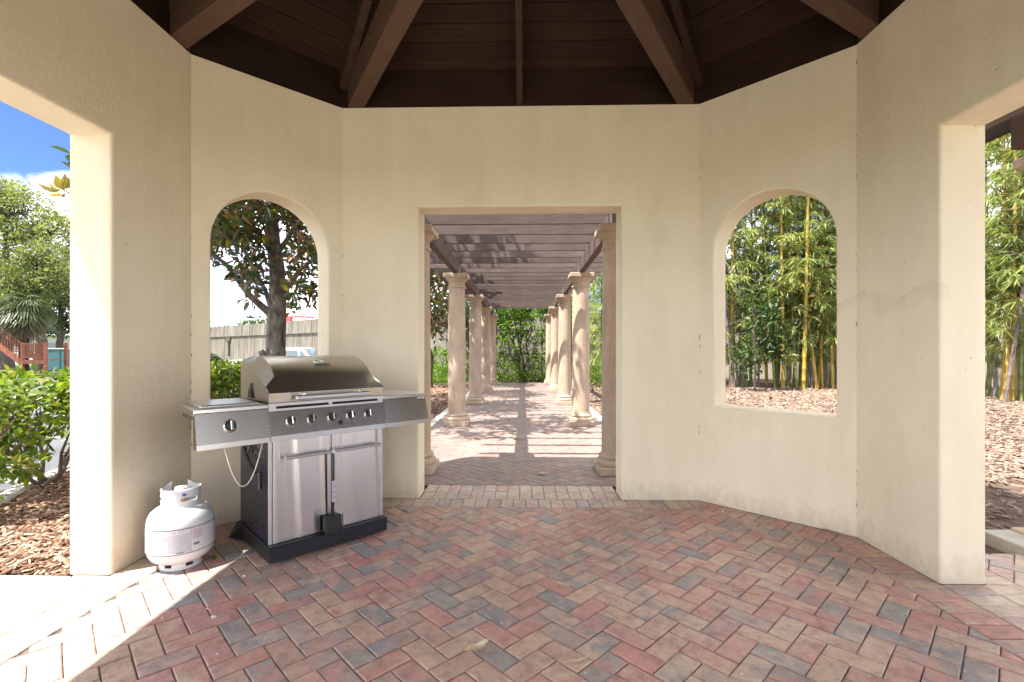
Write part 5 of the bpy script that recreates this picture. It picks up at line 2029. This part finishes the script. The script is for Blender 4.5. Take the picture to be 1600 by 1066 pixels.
# trees beyond the wall at the end and to the right
random.seed(111)
for i, (x, y, h, lab) in enumerate(((-3.2, 26, 6.5, 'green tree beyond the wall left of the pergola axis'), (2.5, 27.5, 6.0, 'green tree beyond the wall right of the pergola axis'), (8.0, 25, 7.0, 'green tree beyond the wall behind the bamboo'))):
    leafy_tree('broadleaf_tree', lab, 'tree', (x, y, -0.3), h, 0.16, [((0, 0, h * .55), (1.6, 1.5, 1.2)), ((0.9, 0, h * .75), (1.4, 1.3, 1.1)), ((-0.9, .3, h * .75), (1.4, 1.3, 1.1))], 0.16, 0.07, 26, 34, M['darkleaf'] if i else M['oak'], M['bark'], 'trees beyond the boundary wall', subr=(0.3, 0.55))

# ------------------------------------------------------------------ across the parking lot: left doorway
random.seed(121)
def P0(u, dep, z=-0.25):
    p = px(u, 546, dep)
    return (p.x, p.y, z)


leafy_tree('oak_tree', 'tall pale green oak rising highest in the left doorway', 'tree', P0(10, 36), 14, 0.45,
           [((0, 0, 9.0), (3.2, 3, 2.4)), ((-2.6, 0, 10.5), (2.6, 2.6, 2.2)), ((1.2, 0, 11.6), (2.2, 2.2, 1.9)), ((2.6, 0, 8.0), (2.6, 2.4, 2.0)), ((4.0, 0, 10.0), (2.0, 2.0, 1.6)), ((-1.0, 0, 12.8), (1.8, 1.8, 1.3)), ((-3.5, 0, 7.5), (2.4, 2.4, 2))], 0.26, 0.12, 34, 60, M['oak_light'], M['bark'], 'trees beyond the parking lot', subr=(0.4, 0.8))
leafy_tree('oak_tree', 'bright bushy oak standing in front of the tall one above the palm', 'tree', P0(66, 30), 8.5, 0.3,
           [((0, 0, 5.6), (1.9, 1.8, 1.5)), ((-1.7, 0, 5.2), (1.6, 1.6, 1.2)), ((1.4, 0, 6.0), (1.5, 1.5, 1.2)), ((0.2, 0, 7.2), (1.3, 1.3, 0.9))], 0.20, 0.09, 42, 52, M['oak'], M['bark'], 'trees beyond the parking lot', subr=(0.35, 0.65))
leafy_tree('oak_tree', 'dark green oak with low crown beside the teal container', 'tree', P0(96, 40), 9, 0.3,
           [((0, 0, 4.2), (2.6, 2, 1.6)), ((-2.6, 0, 4.0), (2.4, 2, 1.5)), ((1.8, 0, 6.0), (2.4, 2, 1.8)), ((2.6, 0, 8.2), (2.2, 2, 1.8)), ((-1.5, 0, 6.4), (2.2, 2, 1.7)), ((3, 0, 10.2), (1.8, 1.8, 1.3))], 0.26, 0.12, 55, 50, M['darkleaf'], M['bark'], 'trees beyond the parking lot', subr=(0.4, 0.8))
leafy_tree('oak_tree', 'dark green oak behind the red brown stairs at the left edge', 'tree', P0(-20, 42), 9, 0.3,
           [((0, 0, 4.2), (3, 2, 1.8)), ((2.6, 0, 5.0), (2.4, 2, 1.6)), ((1.0, 0, 7.5), (3, 2, 1.8))], 0.26, 0.12, 55, 50, M['darkleaf'], M['bark'], 'trees beyond the parking lot', subr=(0.4, 0.8))


def palm(label, pos, h, nf, fl, skirt, trunk_r=0.17):
    t = thing('palm_tree', label, 'palm', pos, 0)
    mb = MB()
    n = 10
    mb.tube([Vector((0.05 * sin(i), 0.05 * cos(i * 1.3), -0.2 + (h - 0.05) * i / n)) for i in range(n + 1)], [trunk_r * (1 + 0.12 * (i % 2)) for i in range(n + 1)], 12)
    mb.build('trunk', M['bark'], t)
    for dead in (0, 1):
        P, D, N = [], [], []
        for k in range(nf if not dead else skirt):
            a = random.uniform(0, 2 * pi)
            el = random.uniform(-0.45, 1.2) if not dead else random.uniform(-1.5, -0.8)
            d = Vector((cos(a) * cos(el), sin(a) * cos(el), sin(el)))
            c = Vector((0, 0, h + 0.1 - (random.uniform(0.1, 0.9) if dead else random.uniform(0, 0.35)))) + d * fl * (0.16 if dead else 0.42)
            sd = d.cross(Vector((0, 0, 1))).normalized()
            for j in range(17):                     # the fan
                f = (j - 8) / 8 * 1.25
                v = (d * cos(f) + sd * sin(f)).normalized()
                P.append(c)
                D.append(v + Vector((0, 0, random.gauss(0, .05))))
                N.append(sd.cross(d))
        if not P:
            continue
        P, D, N = (np.array([list(v) for v in q]) for q in (P, D, N))
        m = len(P)
        link('dead_frond' if dead else 'frond', blades_mesh('frond', P, D, unit(N + 1e-3), fl * 0.75 * rng.uniform(0.8, 1.1, m), np.full(m, 0.06 * fl), M['palm_dead'] if dead else M['palm_leaf'], 0.75 if not dead else 0.25), t, kind='stuff')
    return t


palm('fan palm with a brown skirt of dead fronds beyond the stairs', P0(38, 27.5), 3.9, 56, 1.35, 75, 0.2)
palm('low fan palm at the left side of the left arch', P0(326, 24), 0.75, 24, 0.95, 6, 0.12)
palm('small far palm standing behind the overpass parapet', P0(401, 62), 4.3, 26, 1.6, 8, 0.2)

# deck with a flight of stairs
DD = 27.0
dk = thing('stair_deck', 'red brown timber stair landing with railings across the parking lot', 'deck', P0(58, DD, -0.3))
K = DD / FPX                                            # metres per pixel there
ax = Vector((cos(TH), sin(TH), 0))
ay = Vector((-sin(TH), cos(TH), 0))
def dp(u, v, back=0.0):
    return ax * ((u - 58) * K) + ay * back + Vector((0, 0, CZ - (v - 546.1) * K + 0.3))
zf = dp(58, 563).z
for u in (34, 70):
    for bk in (0.05, 1.3):
        a = dp(u, 563, bk)
        MB().beam((a.x, a.y, 0.0), (a.x, a.y, zf + (1.0 if u == 34 else 0.98)), 0.13, 0.13, (0, 1, 0)).build('post', M['redwood'], dk)
for k in range(9):
    a, b = dp(33, 563, 0.05 + k * 0.15), dp(71, 563, 0.05 + k * 0.15)
    MB().beam(a, b, 0.14, 0.04).build('deck_board', M['redwood'], dk)
MB().beam(dp(32, 566), dp(72, 566), 0.05, 0.2).build('rim_joist', M['redwood'], dk)
MB().beam(dp(33, 537.5), dp(71.5, 537.5), 0.1, 0.07).build('handrail', M['redwood'], dk)
MB().beam(dp(34, 559), dp(70, 559), 0.05, 0.06).build('bottom_rail', M['redwood'], dk)
for k in range(11):
    u = 36.5 + k * 3.1
    MB().beam(dp(u, 559), dp(u, 538), 0.035, 0.035, (0, 1, 0)).build('baluster', M['redwood'], dk)
for bk in (0.05, 1.2):
    MB().beam(dp(35, 569, bk), dp(-24, 524, bk), 0.06, 0.3).build('stringer', M['redwood'], dk)
    MB().beam(dp(35, 538, bk), dp(-24, 493, bk), 0.08, 0.07).build('stair_handrail', M['redwood'], dk)
    for k in range(13):
        u = 32 - k * 4.2
        v = 563 + (35 - u) * (-45 / 59)
        MB().beam(dp(u, v, bk), dp(u, v - 24, bk), 0.035, 0.035, (0, 1, 0)).build('baluster', M['redwood'], dk)
for k in range(9):
    u = 31 - k * 6
    v = 562 + (35 - u) * (-45 / 59)
    a = dp(u, v, 0.08)
    MB().beam(a, a + ay * 1.1, 0.26, 0.04).build('tread', M['redwood'], dk)

q = P0(87, 33, -0.3)
tc = thing('site_container', 'teal site container standing right of the stair landing', 'container', q)
MB().box(-0.9, 2.6, 0, 2.4, 0.12, 1.56, 0.02).build('body', M['teal'], tc)
MB().box(-0.95, 2.65, -0.05, 2.45, 1.562, 1.63, 0.01).build('roof', M['house'], tc)
for x in (-0.86, 0.28, 1.42):
    MB().box(x - 0.03, x + 0.03, -0.035, -0.001, 0.13, 1.55).build('rib', M['teal'], tc)
MB().box(-0.8, 2.5, 0.1, 2.3, 0, 0.119).build('skid', M['black'], tc)
q = P0(24, 50, -0.3)
hs = thing('low_building', 'pale low building far behind the stairs', 'building', q)
MB().box(-9, 6.2, 0, 6, 0, 2.9).build('wall', M['house'], hs)
MB().box(-9.3, 6.5, -0.4, 6.4, 2.901, 3.1, 0.03).build('roof', M['concrete'], hs)
for x in (-7, -4.5, -2, 0.5, 3):
    w = MB().box(x, x + 1.3, -0.04, -0.001, 1.0, 2.2).build('window', M['glass'], hs)
    MB().box(x - 0.06, x + 1.36, -0.06, -0.041, 0.92, 0.999).build('sill', M['concrete'], w)
mb = MB().tube([px(-60, 296, 22), px(20, 299, 23), px(75, 294.5, 24), px(150, 282, 25)], 0.012, 6)
mb.build('power_line', M['black'], None, label='thin dark overhead cable crossing the trees in the left doorway', cat='cable')

# ------------------------------------------------------------------ left arch: overpass, truck, far trees
WA, WB = px(330, 546, 38), px(490, 546, 28)
WA, WB = Vector((WA.x, WA.y, 0)), Vector((WB.x, WB.y, 0))
we = (WB - WA).normalized()
wn_ = Vector((-we.y, we.x, 0))
if wn_.y > 0:
    wn_ = -wn_
ov = thing('overpass_wall', 'stained concrete overpass wall with parapet and pale guard rail', 'overpass', WA)
rel_ = lambda s, z, o=0.0: we * s + wn_ * o + Vector((0, 0, z))
for i in range(-6, 8):
    s0, s1 = i * 2.6 + 0.012, (i + 1) * 2.6 - 0.012
    MB().hexa([rel_(s0, -0.5, 0), rel_(s1, -0.5, 0), rel_(s1, -0.5, -0.4), rel_(s0, -0.5, -0.4)], [rel_(s0, 2.19, 0), rel_(s1, 2.19, 0), rel_(s1, 2.19, -0.4), rel_(s0, 2.19, -0.4)]).build('panel', M['wall_concrete'], ov)
    MB().hexa([rel_(s0, 2.2, 0.09), rel_(s1, 2.2, 0.09), rel_(s1, 2.2, -0.3), rel_(s0, 2.2, -0.3)], [rel_(s0, 2.98, 0.04), rel_(s1, 2.98, 0.04), rel_(s1, 2.98, -0.2), rel_(s0, 2.98, -0.2)]).build('parapet', M['wall_concrete'], ov)
    for k in range(2):
        s = s0 + 0.3 + 1.3 * k
        MB().hexa([rel_(s, 2.985, -0.03), rel_(s + 0.09, 2.985, -0.03), rel_(s + 0.09, 2.985, -0.1), rel_(s, 2.985, -0.1)], [rel_(s + 0.02, 3.28, 0.05), rel_(s + 0.07, 3.28, 0.05), rel_(s + 0.07, 3.28, -0.02), rel_(s + 0.02, 3.28, -0.02)]).build('rail_post', M['concrete'], ov)
MB().tube([rel_(-15.6, 3.31, 0.03), rel_(20.8, 3.31, 0.03)], 0.055, 8).build('guard_rail', M['concrete'], ov)
# drain outlet on the wall
MB().hexa([rel_(3.1, 1.85, 0.1), rel_(3.9, 1.85, 0.1), rel_(3.9, 1.85, 0.001), rel_(3.1, 1.85, 0.001)], [rel_(3.1, 2.17, 0.1), rel_(3.9, 2.17, 0.1), rel_(3.9, 2.17, 0.001), rel_(3.1, 2.17, 0.001)]).build('drain_box', M['bark'], ov)
MB().tube([rel_(3.6, 0.75, 0.06), rel_(3.6, 1.9, 0.06)], 0.06, 8).build('drain_pipe', M['bark'], ov)
MB().hexa([rel_(-15, -0.3, 1.6), rel_(20, -0.3, 1.6), rel_(20, -0.3, 0.4), rel_(-15, -0.3, 0.4)], [rel_(-15, -0.16, 1.6), rel_(20, -0.16, 1.6), rel_(20, -0.16, 0.4), rel_(-15, -0.16, 0.4)]).build('pale_kerb', M['concrete'], None, kind='structure').location = WA

rt = px(466, 546, 36)
rt = thing('box_truck', 'red and white truck passing on the overpass behind the parapet', 'truck', (rt.x, rt.y, 1.4), math.atan2(we.y, we.x))
MB().box(-1.0, 0.9, -1.0, 1.0, 0.55, 2.25, 0.04).build('box', M['red'], rt)
MB().box(-0.4, 0.7, -0.9, 0.9, 2.252, 2.66, 0.03).build('roof_unit', M['truck_white'], rt)
MB().box(-0.9, -0.1, -1.03, -1.002, 1.75, 2.15, 0.004).build('side_panel', M['truck_white'], rt)
cb = MB().hexa([(1.0, -0.95, 0.5), (2.2, -0.95, 0.5), (2.2, 0.95, 0.5), (1.0, 0.95, 0.5)], [(1.0, -0.9, 2.1), (1.85, -0.9, 2.1), (1.85, 0.9, 2.1), (1.0, 0.9, 2.1)]).build('cab', M['truck_white'], rt)
for k in range(5):
    MB().beam((-0.95 + 0.09 * k, -0.5, 2.26), (-0.95 + 0.09 * k, 0.5, 2.26 + 0.14 * k), 0.05, 0.05).build('ladder_rung', M['red'], rt)
MB().box(1.15, 1.75, -0.955, -0.93, 1.4, 1.9).build('side_window', M['glass'], cb)
for x in (-0.6, 1.6):
    for y in (-0.95, 0.95):
        MB().tube([(x, y - 0.12, 0.42), (x, y + 0.12, 0.42)], 0.42, 20).build('wheel', M['rubber'], rt)
MB().box(-1.0, 2.1, -0.4, 0.4, 0.4, 0.498).build('chassis', M['black'], rt)

# white pickup
pk0 = P0(445, 20.0, 0)
pz = float(LOT(pk0[0])) + 0.004
pk = thing('pickup_truck', 'white pickup truck parked behind the magnolia trunk', 'pickup', (pk0[0], pk0[1], pz), TH + 0.05)
def extr(prof, y0, y1, inset=0.0, zc=None):
    mb = MB()
    n = len(prof)
    V = [(x, y0 + (inset if zc and z > zc else 0), z) for x, z in prof] + [(x, y1 - (inset if zc and z > zc else 0), z) for x, z in prof]
    F = [tuple(range(n)), tuple(range(2 * n - 1, n - 1, -1))] + [((i + 1) % n, i, n + i, n + (i + 1) % n) for i in range(n)]
    return mb.add(V, F)
lower = [(-1.95, 0.42), (-1.62, 0.40), (-1.58, 0.60), (-1.42, 0.72), (-1.15, 0.74), (-0.9, 0.64), (-0.82, 0.38), (1.30, 0.38), (1.38, 0.60), (1.52, 0.72), (1.78, 0.74), (2.02, 0.62), (2.10, 0.40), (2.62, 0.42), (2.66, 0.70), (2.55, 0.92), (1.42, 0.985), (0.0, 1.0), (0.0, 0.97), (-1.97, 0.97)]
MB_ = extr(lower, -0.82, 0.82)
bd_ = MB_.build('body', M['truck_white'], pk)
cab = extr([(0.0, 0.96), (1.42, 0.96), (0.98, 1.44), (0.75, 1.485), (0.15, 1.485), (0.05, 1.45), (0.01, 1.36)], -0.80, 0.80, 0.10, 1.2).build('cab', M['truck_white'], pk)
for s in (-1, 1):
    y = s * 0.76
    g = MB()
    pts = [(0.16, 1.02), (0.86, 1.02), (0.80, 1.36), (0.24, 1.38), (0.18, 1.34)]
    g.prism([(x, s * (0.805 - 0.105 * max(0, (z - 1.0) / 0.44)), z) for x, z in pts], (0, s * 0.006, 0)).build('side_window', M['glass'], cab)
    g = MB().prism([(x, s * (0.805 - 0.105 * max(0, (z - 1.0) / 0.44)), z) for x, z in [(0.92, 1.02), (1.24, 1.02), (0.98, 1.33), (0.86, 1.36)]], (0, s * 0.006, 0)).build('quarter_window', M['glass'], cab)
    MB().box(0.10, 0.22, s * 0.822 - 0.012, s * 0.822 + 0.012, 0.84, 0.87).build('door_handle', M['chrome'], pk)
    MB().box(0.98, 1.1, s * 0.90 - 0.07, s * 0.90 + 0.07, 1.0, 1.12, 0.02).build('wing_mirror', M['black'], pk)
    MB().box(2.56, 2.64, s * 0.62 - 0.14, s * 0.62 + 0.14, 0.72, 0.86, 0.01).build('headlight', M['chrome'], pk)
    MB().box(-1.985, -1.968, s * 0.72 - 0.08, s * 0.72 + 0.08, 0.6, 0.85).build('tail_light', M['red'], pk)
    for x in (-1.28, 1.66):
        w = MB().tube([(x, s * 0.72 - 0.1, 0.33), (x, s * 0.72 + 0.1, 0.33)], 0.33, 24).build('wheel', M['rubber'], pk)
        MB().tube([(x, s * 0.815, 0.33), (x, s * 0.828, 0.33)], 0.19, 18).build('rim', M['galv'], w)
MB().prism([(1.43, -0.66, 0.985), (1.43, 0.66, 0.985), (1.0, 0.6, 1.435), (1.0, -0.6, 1.435)], (0.012, 0, 0.012)).build('windscreen', M['glass'], cab)
MB().box(2.58, 2.72, -0.8, 0.8, 0.42, 0.58, 0.03).build('bumper', M['chrome'], pk)
MB().box(-2.08, -1.96, -0.8, 0.8, 0.44, 0.58, 0.03).build('bumper', M['chrome'], pk)

# far tree line beyond the overpass
random.seed(131)
cl = []
for k in range(170):
    u = random.uniform(-60, 700)
    p = px(u, 546, random.uniform(85, 100))
    hh = 5.0 + 1.3 * sin(u * 0.05) + 0.8 * sin(u * 0.021 + 1)
    for j in range(2):
        cl.append((Vector((p.x + random.uniform(-1, 1), p.y, random.uniform(0.3, hh))), random.uniform(0.9, 1.5)))
link('far_woods', clump_leaves(cl, 45, 0.8, 0.5, M['darkleaf'], 'far_woods', up=0.2), None, kind='stuff')

# ------------------------------------------------------------------ small things on the brick floor
random.seed(404)
n = 120
cxy = np.column_stack([rng.uniform(-2.0, 2.1, n), rng.uniform(1.7, 3.9, n)])
sz = 0.0028 * rng.lognormal(0, 0.5, n)
V, F = [], []
for i in range(n):
    a, r = random.uniform(0, 6.28), sz[i]
    b = [(cxy[i, 0] + r * cos(a + k * pi / 2) * (1 + 0.6 * (k % 2)), cxy[i, 1] + r * sin(a + k * pi / 2), 0.0015) for k in range(4)]
    t = [(0.5 * (x + cxy[i, 0]), 0.5 * (y + cxy[i, 1]), 0.0015 + r * 0.8) for x, y, z in b]
    MBi = len(V)
    V += b + t
    F += [tuple(MBi + j for j in f) for f in ((4, 5, 6, 7), (0, 1, 5, 4), (1, 2, 6, 5), (2, 3, 7, 6), (3, 0, 4, 7))]
MB().add(V, F).build('pale_crumbs', M['concrete'], None, kind='stuff')
p = px(336, 873, FPX * CZ / (873 - 546.1))
w = thing('weed', 'tiny green weed growing from a brick joint beside the gas cylinder', 'weed', (p.x, p.y, -0.004))
D_ = rand_dirs(9, 1.4)
link('leaf', leaves_mesh('leaf', np.zeros((9, 3)), D_, unit(rng.normal(0, 1, (9, 3))), rng.uniform(0.02, 0.045, 9), np.full(9, 0.008), M['groundcover']), w, kind='stuff')
